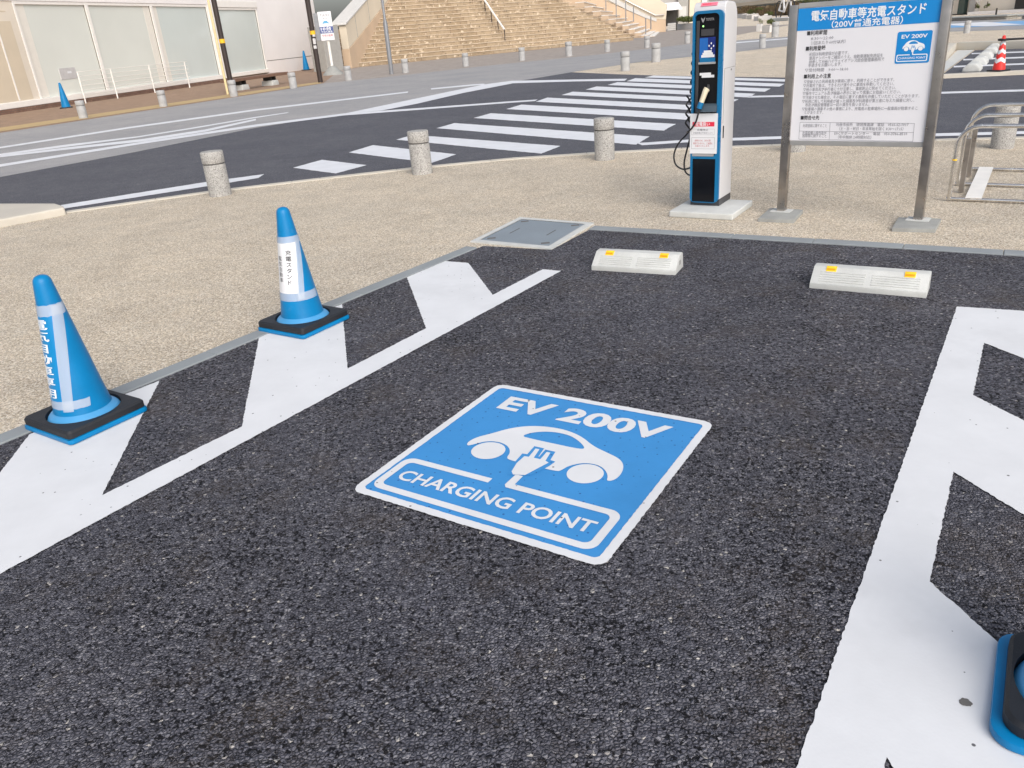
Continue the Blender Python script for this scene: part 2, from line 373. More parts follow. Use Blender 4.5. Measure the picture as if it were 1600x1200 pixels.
# ================================================================== SETTING
F_DIR = Vector((math.cos(.97407), math.sin(.97407), 0)); P_DIR = Vector((F_DIR.y, -F_DIR.x, 0))   # bay axis, across the bay
gnd = MB().add([(-400, -60, 0), (400, -60, 0), (400, 600, 0), (-400, 600, 0)], [(0, 1, 2, 3)]).make('plaza_paving', M['plaza']); gnd['kind'] = 'structure'

kl = [G(0, 697), G(755, 385)]; kl[0] = kl[0] + (kl[0] - kl[1]).normalized() * 6
kf = [G(920, 360), G(1600, 402)]; kf[1] = kf[1] + (kf[1] - kf[0]).normalized() * 8
park = sheet('parking_asphalt', [kl[0], kl[1], G(862, 391), kf[0], kf[1], kf[1] - F_DIR * 12, kl[0] - F_DIR * 3 + P_DIR * .5], .004, M['asphalt'])

# roads
near_kerb = ext([(103, 331), (330, 299), (500, 279), (650, 262), (800, 247.5), (945, 238), (1080, 231.5), (1240, 225.5), (1460, 218.5), (1600, 214.5)], 14, 14)
far_edge = ext([(0, 277), (200, 240), (400, 200), (540, 178), (700, 147), (800, 128.5), (893, 113)], 14, 0)
isl = [G(893, 113), G(960, 116), G(1020, 118), G(1090, 119.5), G(1230, 121.5), G(1475, 123), G(1600, 117)]
isl.append(isl[-1] + (isl[-1] - isl[-2]).normalized() * 14)
road = sheet('road', near_kerb + isl[::-1] + far_edge[::-1], .004, M['road'])
o_far = ext([(0, 208), (400, 147), (505, 130.5), (600, 121), (760, 103), (930, 86), (1080, 68.5), (1240, 56.5), (1330, 46), (1487, 33), (1600, 30)], 20, 30)
o_near = ext([(893, 113), (1000, 97), (1130, 83.5), (1232, 72), (1330, 62), (1487, 49.5), (1600, 46)], 0, 30)
sheet('old_road', far_edge + o_near[1:] + o_far[::-1], .0045, M['old_road'])
fore_near = o_far[3:8]
sheet('forecourt', [o_far[3]] + o_far[4:8] + [G(1240, 38), G(1040, 46), G(800, 72), G(548, 95), G(440, 108)], .005, M['forecourt'])
FA, FB = G(0, 180), G(470, 110)
fac = Wall(FA, FB)
sheet('brick_pavement', o_far[0:4] + [G(548, 96), FB - fac.n * 1.5, FA - fac.d * 20 - fac.n * 1.5], .006, M['brick_walk'])
tl = [ext([(0, 200), (400, 142), (500, 128)], 18, 0), ext([(0, 206), (400, 146), (502, 130.5)], 18, 0)]
sheet('tactile_strip', tl[0] + tl[1][::-1], .010, M['tactile'])

# kerb stones
def kerb_run(name, a, b, w, h, m, step=.6, gap=.004, side=1, kind='structure'):
    d = (b - a); L = d.length; d.normalize(); n = Vector((-d.y, d.x, 0)) * side; mb = MB(); k = 0.0
    ang = math.atan2(d.y, d.x)
    while k < L:
        e = min(L, k + step); mx = Matrix.Translation(a) @ Matrix.Rotation(ang, 4, 'Z')
        mb.box(k + gap / 2, e - gap / 2, 0 if side > 0 else -w, w if side > 0 else 0, -.1, h + random.uniform(-.001, .001), .004, 1, mx); k = e
    o = mb.make(name, m); o['kind'] = kind; return o
kerb_run('kerb', kl[0], kl[1] + (kl[0] - kl[1]).normalized() * .08, .11, .014, M['kerb'], side=1)
kerb_run('kerb', kf[0] + F_DIR * .0, kf[1], .115, .014, M['kerb'], side=1)
kmb = MB()
for i in range(1, len(near_kerb) - 1):                      # pale road kerb along the plaza edge
    a, b = near_kerb[i], near_kerb[i + 1]; d = b - a; L = d.length; k = 0
    if d.length < .1: continue
    while k < L - .01:
        e = min(L, k + 1.0)
        kmb.box(k + .003, e - .003, -.13, 0, -.1, .012, .003, 1, Matrix.Translation(a) @ Matrix.Rotation(math.atan2(d.y, d.x), 4, 'Z')); k = e
o = kmb.make('kerb', M['pale_kerb']); o['kind'] = 'structure'
# raised kerb block at the left end of the plaza edge
fa, fb = G(104, 335.5), G(0, 355.5); fb = fb + (fb - fa).normalized() * 3; ba, bb = G(86, 317.5, .085), G(0, 317.5, .085); bb = bb + (bb - ba).normalized() * 3
rk = MB().prism([(p.x, p.y) for p in (fa, fb, bb, ba, G(99, 321.5, .085))], 'z', -.05, .085, .022, 3).make('raised_kerb', M['pale_kerb'], smooth=True); rk['kind'] = 'structure'
# kerb line on the far side of the road, by the far car park
kerb_run('kerb', G(1462, 123.5), G(1600, 116.5) + (G(1600, 116.5) - G(1475, 122.5)).normalized() * 6, .28, .07, M['pale_kerb'], 2.0, side=1)

# ------------------------------------------------------------------ painted markings
RZ = .0085
def mark(name, pix_, m='far_white', z=RZ, parent=None, ragged=None):
    o = sheet(name, [G(*p) for p in pix_], z, M[m], ragged, parent or road); return o
stripes = [[(458, 263), (503, 250.5), (573, 259), (525, 272)], [(545, 239), (583, 227.5), (713, 242), (675, 255.5)],
           [(619, 219), (645, 211.5), (876, 229), (846, 241)], [(682, 201), (710, 193), (1015, 214), (994, 227)],
           [(740, 185), (767, 177.5), (1056, 194.5), (1037, 205)], [(791, 171), (815, 164), (1090, 179), (1073, 188)],
           [(837, 159.5), (855, 153), (1120, 167), (1106, 174)], [(877.5, 149), (895, 143.8), (1154, 156), (1141, 162)],
           [(914.5, 140.6), (932, 135.6), (1180, 147), (1170, 153)], [(949, 133.3), (965, 128.8), (1204, 139), (1195, 144)],
           [(979, 127.5), (992.5, 122.6), (1226, 131.5), (1218, 136)], [(1007.5, 121.5), (1021, 118.4), (1246, 125), (1239, 128.5)]]
for s_ in stripes: mark('crosswalk_stripe', s_, ragged=(.05, .006))
# edge lines and lane lines
le = ext([(95, 321.5), (330, 284), (413, 273)], 0, 0); le2 = ext([(100, 327), (330, 291), (404, 279)], 0, 0)
sheet('edge_line', le + le2[::-1], RZ, M['far_white'], (.05, .005), road)
a = ext([(995, 224.5), (1080, 218.8), (1240, 213), (1460, 209.5), (1600, 206)], 0, 10); b = ext([(1003, 228), (1080, 223), (1240, 217.5), (1460, 214), (1600, 210.5)], 0, 10)
sheet('edge_line', a + b[::-1], RZ, M['far_white'], (.05, .005), road)
a = ext([(1172, 150.5), (1230, 149.2), (1460, 144.5), (1600, 140.5)], 0, 10); b = ext([(1168, 153.3), (1230, 152), (1460, 147.5), (1600, 143.5)], 0, 10)
sheet('lane_line', a + b[::-1], RZ, M['far_white'], None, road)
a = ext([(0, 257.5), (200, 225.5), (400, 195), (537, 177.8), (670, 168.2), (800, 158.6), (840, 156)], 14, 0); b = ext([(0, 261.5), (200, 229), (400, 198.5), (537, 181), (670, 171), (800, 161), (836, 158.5)], 14, 0)
sheet('edge_line', a + b[::-1], RZ, M['far_white'], None, road)
mark('wedge_marking', [(537, 178.2), (600, 165), (700, 144), (760, 131.8), (800, 126.6), (800, 131), (725, 145.5), (650, 163), (597, 173.2)], z=RZ + .001)
a = ext([(800, 126.6), (900, 124.6), (980, 123.4)]); b = ext([(800, 130.6), (900, 127.6), (976, 126.8)])
sheet('edge_line', a + b[::-1], RZ, M['far_white'], None, road)
mark('lane_line', [(673, 138.4), (740, 132), (757, 131), (757, 133), (740, 134.2), (674, 140.4)])
a = ext([(0, 230), (200, 199), (400, 171), (638, 143.2)], 14, 0); b = ext([(0, 232.6), (200, 201.6), (400, 173.5), (637, 145.4)], 14, 0)
sheet('lane_line', a + b[::-1], RZ, M['far_white'], None, road)
a = ext([(0, 241), (100, 227), (215, 213.5), (300, 200), (400, 183), (452, 175.6)], 14, 0); b = ext([(0, 243.8), (100, 230.5), (215, 215.5), (300, 202), (400, 184.8), (448, 177.4)], 14, 0)
sheet('lane_line', a + b[::-1], RZ, M['far_white'], None, road)
a = ext([(0, 243.6), (100, 231.5), (225, 217.5), (320, 203), (400, 186)], 14, 0); b = ext([(0, 246.5), (100, 235), (225, 221.5), (320, 206.5), (400, 188.6)], 14, 0)
sheet('lane_line', a + b[::-1], RZ, M['far_white'], None, road)
mark('lane_line', [(1150, 66), (1235, 59.5), (1235, 61), (1150, 67.8)])
# bay lines and hatching of the parking space
PR = (.012, .0024)
def pmark(name, pts): return sheet(name, pts, .0085, M['white'], PR, park)
x0 = G(0, 900); far0 = G(877, 425); dl = (far0 - x0).normalized()
sA = x0 - dl * 3
pmark('bay_marking', [sA, far0, G(848, 422.5), G(770, 462.5), G(732, 412.5), G(696, 409.5), G(636, 435), G(666, 514.8), G(543.5, 578.3), G(539, 530), G(535, 477), G(412, 523), G(405, 530), G(378.5, 668.8),
                      G(160.3, 776.5), G(205, 687), G(250, 597), G(110, 652), G(47, 681), G(0, 742), G(-40, 782), G(-60, 860), sA - P_DIR * .5])
rl0 = G(1245, 1200); rl1 = G(1495, 481); dr = (rl1 - rl0).normalized()
rr0 = G(1452, 912); rr1 = G(1537, 538)
def run(p, q, k): P_, Q_ = G(*p), G(*q); return P_ + (Q_ - P_).normalized() * k
pmark('bay_marking', [rl0 - dr * 2, rl1, run((1495, 481), (1600, 488), 1.6), run((1537, 538), (1600, 563), 1.15), rr1, G(1520, 620), run((1520, 620), (1600, 660), 1.1),
                      run((1489, 740), (1600, 808), .95), G(1489, 740), rr0, run((1452, 912), (1553, 1002), .9), run((1452, 912), (1553, 1002), .9) - dr * .9, G(1385, 1187), rr0 - dr * 3])
# dark scuff blot on the white paint
sheet('paint_blot', rag([G(1497.5, 1098), G(1503, 1094.5), G(1512, 1097), G(1519, 1104), G(1516, 1108.5), G(1504, 1107), G(1498, 1102.5)], .004, .0012), .0098, M['groove'], None, park)
# far car park
fp = sheet('far_parking_asphalt', [G(1473, 116.5), G(1523, 79), G(1600, 75.5), G(1700, 71), G(1720, 106), G(1600, 113)], .006, M['road'])
sheet('concrete_apron', [G(1471, 116), G(1476, 98), G(1496, 79), G(1522, 78.4)], .010, M['concrete'])
for (x0_, y0_, x1_, y1_, tt) in ((1518, 84.3, 1640, 80.5, 1.9), (1505, 94, 1640, 88.7, 2.2), (1490, 104.8, 1650, 98.6, 2.4)):
    sheet('parking_line', [G(x0_, y0_ - tt / 2), G(x1_, y1_ - tt / 2), G(x1_, y1_ + tt / 2), G(x0_, y0_ + tt / 2)], .010, M['far_white'], None, fp)
wk = Wall(G(1493, 79), G(1600, 76.5))
mb = MB(); mb.box(0, wk.len + 4, 0, .35, 0, .22, .02, 2, Matrix.Translation(wk.o) @ Matrix.Rotation(wk.ang, 4, 'Z'))
w2 = Wall(G(1478, 96), G(1493, 79)); mb.box(0, w2.len, 0, .35, 0, .215, .02, 2, Matrix.Translation(w2.o) @ Matrix.Rotation(w2.ang, 4, 'Z'))
o = mb.make('raised_kerb', M['pale_kerb'], smooth=True); o['kind'] = 'structure'
sheet('blue_lane', [G(1440, 45), G(1487, 43.5), G(1600, 39.5), G(1700, 36), G(1700, 30), G(1600, 32.5), G(1487, 38), G(1440, 40)], .008, M['lane_blue'])
sheet('lane_marking', [G(1440, 39.5), G(1487, 37.5), G(1540, 34.5), G(1600, 38.5), G(1540, 41.5), G(1500, 40.5), G(1470, 38.9)], .012, M['far_white'])

# ================================================================== PAINTED CHARGING SIGN ON THE ASPHALT
EVC = {'TL': G(778.9, 602.5), 'TR': G(1116.7, 663.7), 'BR': G(942.4, 891.1), 'BL': G(547.9, 769)}
def rrect(x0, y0, x1, y1, r, n=8):
    out = []
    for cx, cy, a in ((x1 - r, y1 - r, 0), (x0 + r, y1 - r, 90), (x0 + r, y0 + r, 180), (x1 - r, y0 + r, 270)):
        out += [(cx + r * math.cos(R_(a + 90 * k / n)), cy + r * math.sin(R_(a + 90 * k / n))) for k in range(n + 1)]
    return out
def disc(cx, cy, r, n=40): return [(cx + r * math.cos(2 * math.pi * k / n), cy + r * math.sin(2 * math.pi * k / n)) for k in range(n)]
def smooth_poly(p, n=3):
    for _ in range(n):
        q = []
        for i in range(len(p)):
            a, b = p[i], p[(i + 1) % len(p)]
            q += [(a[0] * .75 + b[0] * .25, a[1] * .75 + b[1] * .25), (a[0] * .25 + b[0] * .75, a[1] * .25 + b[1] * .75)]
        p = q
    return p
CAR = [(.188, .49), (.200, .53), (.236, .577), (.271, .634), (.316, .677), (.37, .706), (.452, .722), (.522, .714), (.584, .69), (.649, .645), (.716, .621), (.776, .600), (.812, .564), (.830, .506), (.826, .456), (.803, .436),
       (.792, .474), (.757, .514), (.712, .528), (.665, .514), (.632, .474), (.624, .437), (.612, .424), (.50, .424), (.41, .424), (.392, .436), (.386, .474), (.352, .514), (.300, .530), (.250, .514), (.222, .474), (.205, .452), (.192, .462)]
WIN = [(.355, .605), (.379, .648), (.43, .680), (.491, .690), (.546, .680), (.605, .642), (.632, .612), (.60, .603), (.50, .602), (.40, .602)]
PLUG = [(.480, .338), (.464, .355), (.450, .415), (.450, .470), (.468, .472), (.459, .538), (.476, .538), (.488, .474), (.516, .474), (.511, .532), (.527, .532), (.539, .472), (.556, .466), (.553, .452), (.540, .412), (.522, .352)]
PLUGO = [(.462, .33), (.440, .41), (.432, .485), (.452, .488), (.445, .553), (.488, .553), (.499, .49), (.502, .49), (.497, .547), (.540, .547), (.552, .486), (.575, .482), (.570, .445), (.556, .40), (.540, .36)]
def pictogram(root, place, dz, mw, border=True, bold=.02):
    """the charging sign drawn on a unit square; place(x, y, lift) -> 3-D"""
    def flat(polys, lift, name, m, par=root, rg=0.0):
        vs, fs = fill(polys); return MB().add([place(x, y, lift) for x, y, _ in vs], fs).make(name, m, par)
    jit = lambda p, a: [(x + random.uniform(-a, a), y + random.uniform(-a, a)) for x, y in p]
    dens = lambda p: [(p[i][0] + (p[(i + 1) % len(p)][0] - p[i][0]) * k / m_, p[i][1] + (p[(i + 1) % len(p)][1] - p[i][1]) * k / m_) for i in range(len(p)) for m_ in (max(1, int(math.dist(p[i], p[(i + 1) % len(p)]) / .012)),) for k in range(m_)]
    if border: flat([jit(dens(rrect(0, 0, 1, 1, .045)), .0016), jit(dens(rrect(.032, .032, .968, .968, .022)), .0010)], dz, 'border', mw)
    car = flat([smooth_poly(CAR, 2), smooth_poly(WIN, 2)], dz, 'car_pictogram', mw)
    for cx in (.299, .712): flat([disc(cx, .453, .066)], dz, 'wheel_pictogram', mw, car)
    flat([PLUGO], dz * 1.5, 'plug_outline', pictogram.blue, car)
    flat([PLUG], dz * 2, 'plug_pictogram', mw, car)
    w = .030
    out = rrect(.042, .055, .94, .285, .045); inn = rrect(.042 + w, .055 + w, .94 - w, .285 - w, .025)
    def cut(p, keep): return [q for q in p if keep(q)]
    # frame drawn as an open band: from the cord, right round the lettering, back to the gap
    cx, cy = [], []
    path_out = [(.426, .285)] + [q for q in out if q[0] < .2 and q[1] > .17][0:] + [q for q in out if q[0] < .2 and q[1] <= .17] + [q for q in out if q[0] > .8 and q[1] < .17] + [q for q in out if q[0] > .8 and q[1] >= .17] + [(.520, .285), (.518, .345), (.488, .345), (.488, .270), (.50, .255)]
    path_in = [(.426, .255)] + [q for q in inn if q[0] < .2 and q[1] > .17] + [q for q in inn if q[0] < .2 and q[1] <= .17] + [q for q in inn if q[0] > .8 and q[1] < .17] + [q for q in inn if q[0] > .8 and q[1] >= .17]
    flat([path_out + path_in[::-1]], dz, 'label_frame', mw)
    mb = MB(); text_fit(mb, 'EV 200V', lambda x, y: place(x, y, dz), .125, .868, .788, .118, bold, 4)
    mb.make('lettering', mw, root)
    mb = MB(); text_fit(mb, 'CHARGING POINT', lambda x, y: place(x, y, dz), .098, .888, .138, .066, bold * .6, 4)
    mb.make('lettering', mw, root)
ev = thing('painted_charging_sign', 'blue and white EV 200V charging point square painted on the asphalt bay', 'road marking', EVC['BL'])
def ev_place(x, y, lift):
    p = (EVC['BL'] * (1 - x) + EVC['BR'] * x) * (1 - y) + (EVC['TL'] * (1 - x) + EVC['TR'] * x) * y - EVC['BL']
    return (p.x, p.y, .0085 + lift)
vs, fs = fill([rrect(.004, .004, .996, .996, .045)])
MB().add([ev_place(x, y, 0) for x, y, _ in vs], fs).make('blue_panel', M['blue_paint'], ev)
pictogram.blue = M['blue_paint']; pictogram(ev, ev_place, .0016, M['white'], True, .034)

# ================================================================== UTILITY COVER IN THE CORNER
A_, B_, C_, D_ = G(735, 379), G(812, 341), G(928, 350), G(862, 391)
ctr = (A_ + B_ + C_ + D_) / 4
uc = thing('utility_cover', 'grey steel chamber cover in a pale concrete frame at the corner of the bay', 'utility cover', ctr)
rel = [q - ctr for q in (A_, D_, C_, B_)]
inn = [q * .85 for q in rel]; inn2 = [q * .84 for q in rel]
vs, fs = fill([[(p.x, p.y) for p in rel], [(p.x, p.y) for p in inn]])
mb = MB(); k = len(vs); mb.add([(x, y, .012) for x, y, _ in vs], fs)
for i in range(4):
    p, q = rel[i], rel[(i + 1) % 4]; mb.add([(p.x, p.y, 0), (q.x, q.y, 0), (q.x, q.y, .012), (p.x, p.y, .012)], [(0, 1, 2, 3)])
mb.make('concrete_frame', M['concrete'], uc)
MB().prism([(p.x, p.y) for p in inn2], 'z', -.02, .010, 0).make('cover_plate', M['cover'], uc)
def cpt(a, b): return inn2[0] * (1 - a) * (1 - b) + inn2[1] * a * (1 - b) + inn2[2] * a * b + inn2[3] * (1 - a) * b
for (a, b) in ((.1, .1), (.9, .1), (.9, .92), (.1, .92)):
    p = cpt(a, b); MB().box(p.x - .035, p.x + .035, p.y - .02, p.y + .02, .0095, .0115).make('lifting_slot', M['groove'], uc)
for (a, b0, b1) in ((.22, .35, .6), (.75, .4, .65)):
    p, q = cpt(a, b0), cpt(a, b1); n = (q - p).orthogonal().normalized()
    n = Vector((-(q - p).y, (q - p).x, 0)).normalized() * .006
    MB().add([(p.x - n.x, p.y - n.y, .0115), (q.x - n.x, q.y - n.y, .0115), (q.x + n.x, q.y + n.y, .0115), (p.x + n.x, p.y + n.y, .0115)], [(0, 1, 2, 3)]).make('handle_slot', M['groove'], uc)

# ================================================================== WHEEL STOPS
def wheel_stop(label, a, b, group):
    d = b - a; L = d.length; rz = math.atan2(d.y, d.x); h = .115
    t = thing('wheel_stop', label, 'wheel stop', ((a + b) / 2), rz, group)
    prof = [(0, .0), (-.004, .036), (.012, .042)]
    sl0, sl1 = Vector((.012, .042)), Vector((.105, h - .008))
    n = Vector((-(sl1 - sl0).y, (sl1 - sl0).x)).normalized()
    body = [(0, 0), (0, .038), (.010, .042), (.100, .106), (.112, h), (.182, h), (.200, .100), (.215, 0)]
    mb = MB().prism(body, 'x', -L / 2, L / 2, .006, 2)
    bd = mb.make('concrete_body', M['concrete'], t, True)
    g = MB()
    for half in (-1, 1):                                   # cast ribs on the sloping face
        for k in range(5):
            q = sl0 + (sl1 - sl0) * (.10 + .155 * k); ang = math.atan2((sl1 - sl0).y, (sl1 - sl0).x)
            mx = Matrix.Translation((0, q.x, q.y)) @ Matrix.Rotation(ang, 4, 'X')
            x0_, x1_ = (.018, L / 2 - .045) if half > 0 else (-L / 2 + .045, -.018)
            g.box(x0_, x1_, -.004, .004, -.003, .006, .002, 1, mx)
    g.make('ribs', M['concrete'], bd)
    for sx in (-1, 1):
        r = MB().prism([(.080, .090), (.086, .101), (.098, .110), (.112, .120), (.122, .119), (.124, .110)], 'x', sx * (L / 2 - .105) - .030, sx * (L / 2 - .105) + .030, .003, 2).make('reflector', M['orange'], t, True)
        MB().box(sx * (L / 2 - .105) - .024, sx * (L / 2 - .105) + .024, -.006, .006, -.001, .0015, 0, 1, Matrix.Translation((0, .0905, .1065)) @ Matrix.Rotation(R_(38), 4, 'X')).make('reflector_cells', M['orange_dark'], r)
    for sx in (-1, 1):
        MB().box(sx * (L / 2) - .002, sx * (L / 2) + .0015, .10, .135, .045, .075).make('end_recess', M['concrete_grey'], t)
    return t
ws = wheel_stop('pale concrete wheel stop with orange reflectors in front of the charger', G(924, 423), G(1055, 431), 'wheel stops at the head of the bay')
wheel_stop('pale concrete wheel stop with orange reflectors in front of the notice board', G(1264, 451), G(1447, 467), 'wheel stops at the head of the bay')
# row of stops in the far car park
p0, p1 = G(1519, 111), G(1554, 77); dd = (p1 - p0); L5 = dd.length; angd = math.atan2(dd.y, dd.x)
words = ['nearest one', 'second from the kerb', 'middle one', 'fourth one', 'farthest one']
fs0 = thing('wheel_stop', 'small grey concrete wheel stop in the far car park, ' + words[0], 'wheel stop', p0, angd, 'wheel stops in the far car park')
MB().prism([(-.18, 0), (-.17, .08), (-.08, .17), (.08, .17), (.17, .08), (.18, 0)], 'x', -.36, .36, .035, 3).make('concrete_body', M['concrete'], fs0, True)
for k in range(1, 5):
    dup(fs0, p0 + dd * (k / 4.0), angd, 'small grey concrete wheel stop in the far car park, ' + words[k])

# ================================================================== TRAFFIC CONES
def cone_r(z): return .128 + (.040 - .128) * (z - .085) / (.700 - .085)
def cone_patch(a0, a1, z0, z1, off, n=18, jig=0.0):
    vs, fs = [], []; nz = 6
    for i in range(nz + 1):
        for j in range(n + 1):
            z = z0 + (z1 - z0) * i / nz; a = a0 + (a1 - a0) * j / n
            if jig and i in (0, nz): z += math.sin(j * 2.3) * jig
            r = cone_r(z) + off; vs.append((r * math.cos(a), r * math.sin(a), z))
    for i in range(nz):
        for j in range(n): k = i * (n + 1) + j; fs.append((k, k + 1, k + n + 2, k + n + 1))
    return vs, fs
def cone(label, loc, rz, group=None, sc=1.0, name='traffic_cone', wt=.190, cr=.018):
    t = thing(name, label, 'traffic cone', loc, rz, group, sc)
    MB().prism(rrect(-.203, -.203, .203, .203, cr * 1.2, 6), 'z', 0.002, .027, .008, 2).make('base_plate', M['cone_blue'], t, True)
    prof = [(.100, .034), (.160, .036), (.164, .046), (.158, .058), (.148, .068), (.138, .075), (.130, .082)]
    MB().lathe(prof, 48).make('base_ring', M['cone_blue_light'], t, True)
    prof = [(.130, .080), (.126, .10)] + [(cone_r(z), z) for z in (.2, .4, .6, .66, .690)] + [(.0395, .703), (.036, .716), (.028, .727), (.015, .733), (0, .735)]
    MB().lathe(prof, 48).make('cone_body', M['cone_blue'], t, True)
    sq = rrect(-wt, -wt, wt, wt, cr, 5); hole = disc(0, 0, .168, 44); vs, fs = fill([sq, hole]); mb = MB()
    mb.add([(x, y, .066) for x, y, _ in vs], fs)
    sq0 = rrect(-.180, -.180, .180, .180, .036, 5); n = len(sq)
    sqb = rrect(-wt - .008, -wt - .008, wt + .008, wt + .008, cr + .004, 5)
    mb.add([(x, y, .066) for x, y in sq] + [(x, y, .056) for x, y in sqb] + [(x, y, .030) for x, y in sqb], [(i, (i + 1) % n, n + (i + 1) % n, n + i) for i in range(n)] + [(n + i, n + (i + 1) % n, 2 * n + (i + 1) % n, 2 * n + i) for i in range(n)])
    n = len(hole); mb.add([(x, y, .066) for x, y in hole] + [(x, y, .037) for x, y in hole], [(i, (i + 1) % n, n + (i + 1) % n, n + i) for i in range(n)])
    mb.make('rubber_weight', M['rubber'], t, True)
    return t
rz_bay = math.atan2(F_DIR.y, F_DIR.x)
def base_center(pl, pf, pr):
    return None
c1 = (G(42, 673, .02) + G(226, 634, .02)) / 2; c1.z = 0
k1 = cone('blue cone with a blue lettered sheet and clear tape, nearest on the hatched strip', (c1.x, c1.y, .009), rz_bay, 'blue cones beside the charging bay')
def arc_patch(ac, w0, w1, z0, z1, off, n=16, jig=0.0):
    vs, fs = [], []; nz = 8
    for i in range(nz + 1):
        for j in range(n + 1):
            z = z0 + (z1 - z0) * i / nz
            if jig and i in (0, nz): z += math.sin(j * 2.3) * jig
            r = cone_r(z) + off; a = ac + max(-3.0, min(3.0, (w0 + (w1 - w0) * j / n) / r)); vs.append((r * math.cos(a), r * math.sin(a), z))
    for i in range(nz):
        for j in range(n): k = i * (n + 1) + j; fs.append((k, k + 1, k + n + 2, k + n + 1))
    return MB().add(vs, fs)
def strips(vs, fs, x0, x1, n):
    b = bmesh.new(); V = [b.verts.new(v) for v in vs]
    for f in fs:
        try: b.faces.new([V[i] for i in f])
        except ValueError: pass
    for k in range(1, n):
        bmesh.ops.bisect_plane(b, geom=list(b.verts) + list(b.edges) + list(b.faces), plane_co=(x0 + (x1 - x0) * k / n, 0, 0), plane_no=(1, 0, 0))
    bmesh.ops.triangulate(b, faces=list(b.faces)); b.verts.index_update()
    out = [tuple(v.co) for v in b.verts], [tuple(v.index for v in f.verts) for f in b.faces]; b.free(); return out
def arc_text(body, ac, wc, zt, zb, cw, off, bold):
    mb = MB(); pitch = (zt - zb) / len(body)
    for k, c in enumerate(body):
        vs, fs, (x0, x1, y0, y1) = text(c, bold, 2); vs, fs = strips(vs, fs, x0, x1, 12); h = pitch * .92; zc = zt - (k + .5) * pitch
        out = []
        for v in vs:
            z = zc + (v[1] - .36) * h; r = cone_r(z) + off; a = ac + (wc + (v[0] - (x0 + x1) / 2) * cw) / r
            out.append((r * math.cos(a), r * math.sin(a), z))
        mb.add(out, fs)
    return mb
A = lambda deg: R_(deg) - rz_bay
ac1 = A(-138)
arc_patch(ac1, -.088, .090, .145, .565, .0012).make('lettered_sheet', M['sheet_blue'], k1, True)
arc_text('電気自動車専用', ac1, .002, .545, .165, .118, .0024, .012).make('lettering', M['lettering'], k1)
arc_patch(ac1, .082, .132, .105, .60, .0034, 8).make('clear_tape', M['film'], k1, True)
arc_patch(ac1, -.10, .150, .555, .605, .0026, 20, .002).make('clear_tape', M['film'], k1, True)
arc_patch(ac1, -.10, .205, .115, .155, .0026, 20, .001).make('clear_tape', M['film'], k1, True)
c2 = (G(408, 517, .02) + G(541, 493, .02)) / 2
k2 = cone('blue cone with a white paper sign taped round it, farther along the hatched strip', (c2.x, c2.y, .009), rz_bay, 'blue cones beside the charging bay')
ac2 = A(-130)
arc_patch(ac2, -.09, .105, .235, .535, .0012).make('paper_sign', M['paper'], k2, True)
arc_text('充電スタンド', ac2, .056, .495, .285, .038, .0022, .010).make('lettering', M['ink'], k2)
arc_text('電気自動車', ac2, -.006, .46, .30, .034, .0022, 0).make('lettering', M['ink'], k2)
arc_patch(ac2, .100, .140, .20, .54, .0024, 8).make('clear_tape', M['film'], k2, True)
arc_patch(ac2, -.10, .240, .19, .238, .0034, 22).make('clear_tape', M['film'], k2, True)
arc_patch(ac2, -.10, .175, .532, .570, .0030, 22).make('clear_tape', M['film'], k2, True)
e0, e1 = G(1541, 1160), G(1557, 1003); ed = (e1 - e0).normalized(); ex = Vector((ed.y, -ed.x, 0)); c3 = (e0 + e1) / 2 + ex * .203
cone('blue cone with black weight at the right edge, only its base corner in view', (c3.x, c3.y, .009), math.atan2(ed.y, ed.x), 'blue cones beside the charging bay', wt=.172, cr=.048)
# two blue cones by the white building, one red cone by the far car park
def far_cone(label, base, top, m, rz=.4):
    b = G(*base); h = 1.6; lo, hi = 0, 4
    for _ in range(40):
        mid = (lo + hi) / 2
        if pix((b.x, b.y, mid))[1] > top: lo = mid
        else: hi = mid
    t = thing('traffic_cone', label, 'traffic cone', b, rz, None, lo / .735)
    MB().prism(rrect(-.175, -.175, .175, .175, .035, 3), 'z', 0, .035, .006, 1).make('base_plate', M['rubber'], t, True)
    MB().lathe([(.128, .035), (.123, .09), (.036, .69), (.03, .722), (.015, .733), (0, .735)], 28).make('cone_body', m, t, True)
    return t, lo
far_cone('plain blue cone standing by the glass shopfront next to the grey notice', (104, 169), 129, M['cone_blue'])
far_cone('plain blue cone standing against the white wall behind the bench', (479, 110), 79, M['cone_blue'])
rc, hh = far_cone('red cone with white chevron bands on the kerb of the far car park', (1559, 117), 61, M['red_plastic'])
for (za, zb) in ((.575, .655), (.395, .475), (.215, .30)):   # white reflective bands with a dip towards the viewer
    vs, fs = [], []; n = 36
    cam_a = math.atan2(CAM.y - rc.location.y, CAM.x - rc.location.x) - .4
    for j in range(n + 1):
        a = 2 * math.pi * j / n; dip = -.05 * abs(((a * 4 / (2 * math.pi)) % 1.0) - .5) * 2
        for z in (za + dip, zb + dip):
            r = .123 + (.036 - .123) * (z - .09) / .60 + .002; vs.append((r * math.cos(a), r * math.sin(a), z))
    for j in range(n): fs.append((2 * j, 2 * j + 2, 2 * j + 3, 2 * j + 1))
    MB().add(vs, fs).make('white_band', M['paper'], rc, True)
rc.location.z = .071
b0 = G(1559, 117) + Vector((0, 0, .66)); rd = (G(1700, 112) - G(1559, 117)).normalized()
cb = thing('cone_bar', 'black and yellow striped barrier bar hooked on the red cone', 'barrier bar', b0)
MB().lathe([(.075, -.02), (.10, -.02), (.10, .02), (.075, .02)], 20).make('ring', M['cable'], cb, True)
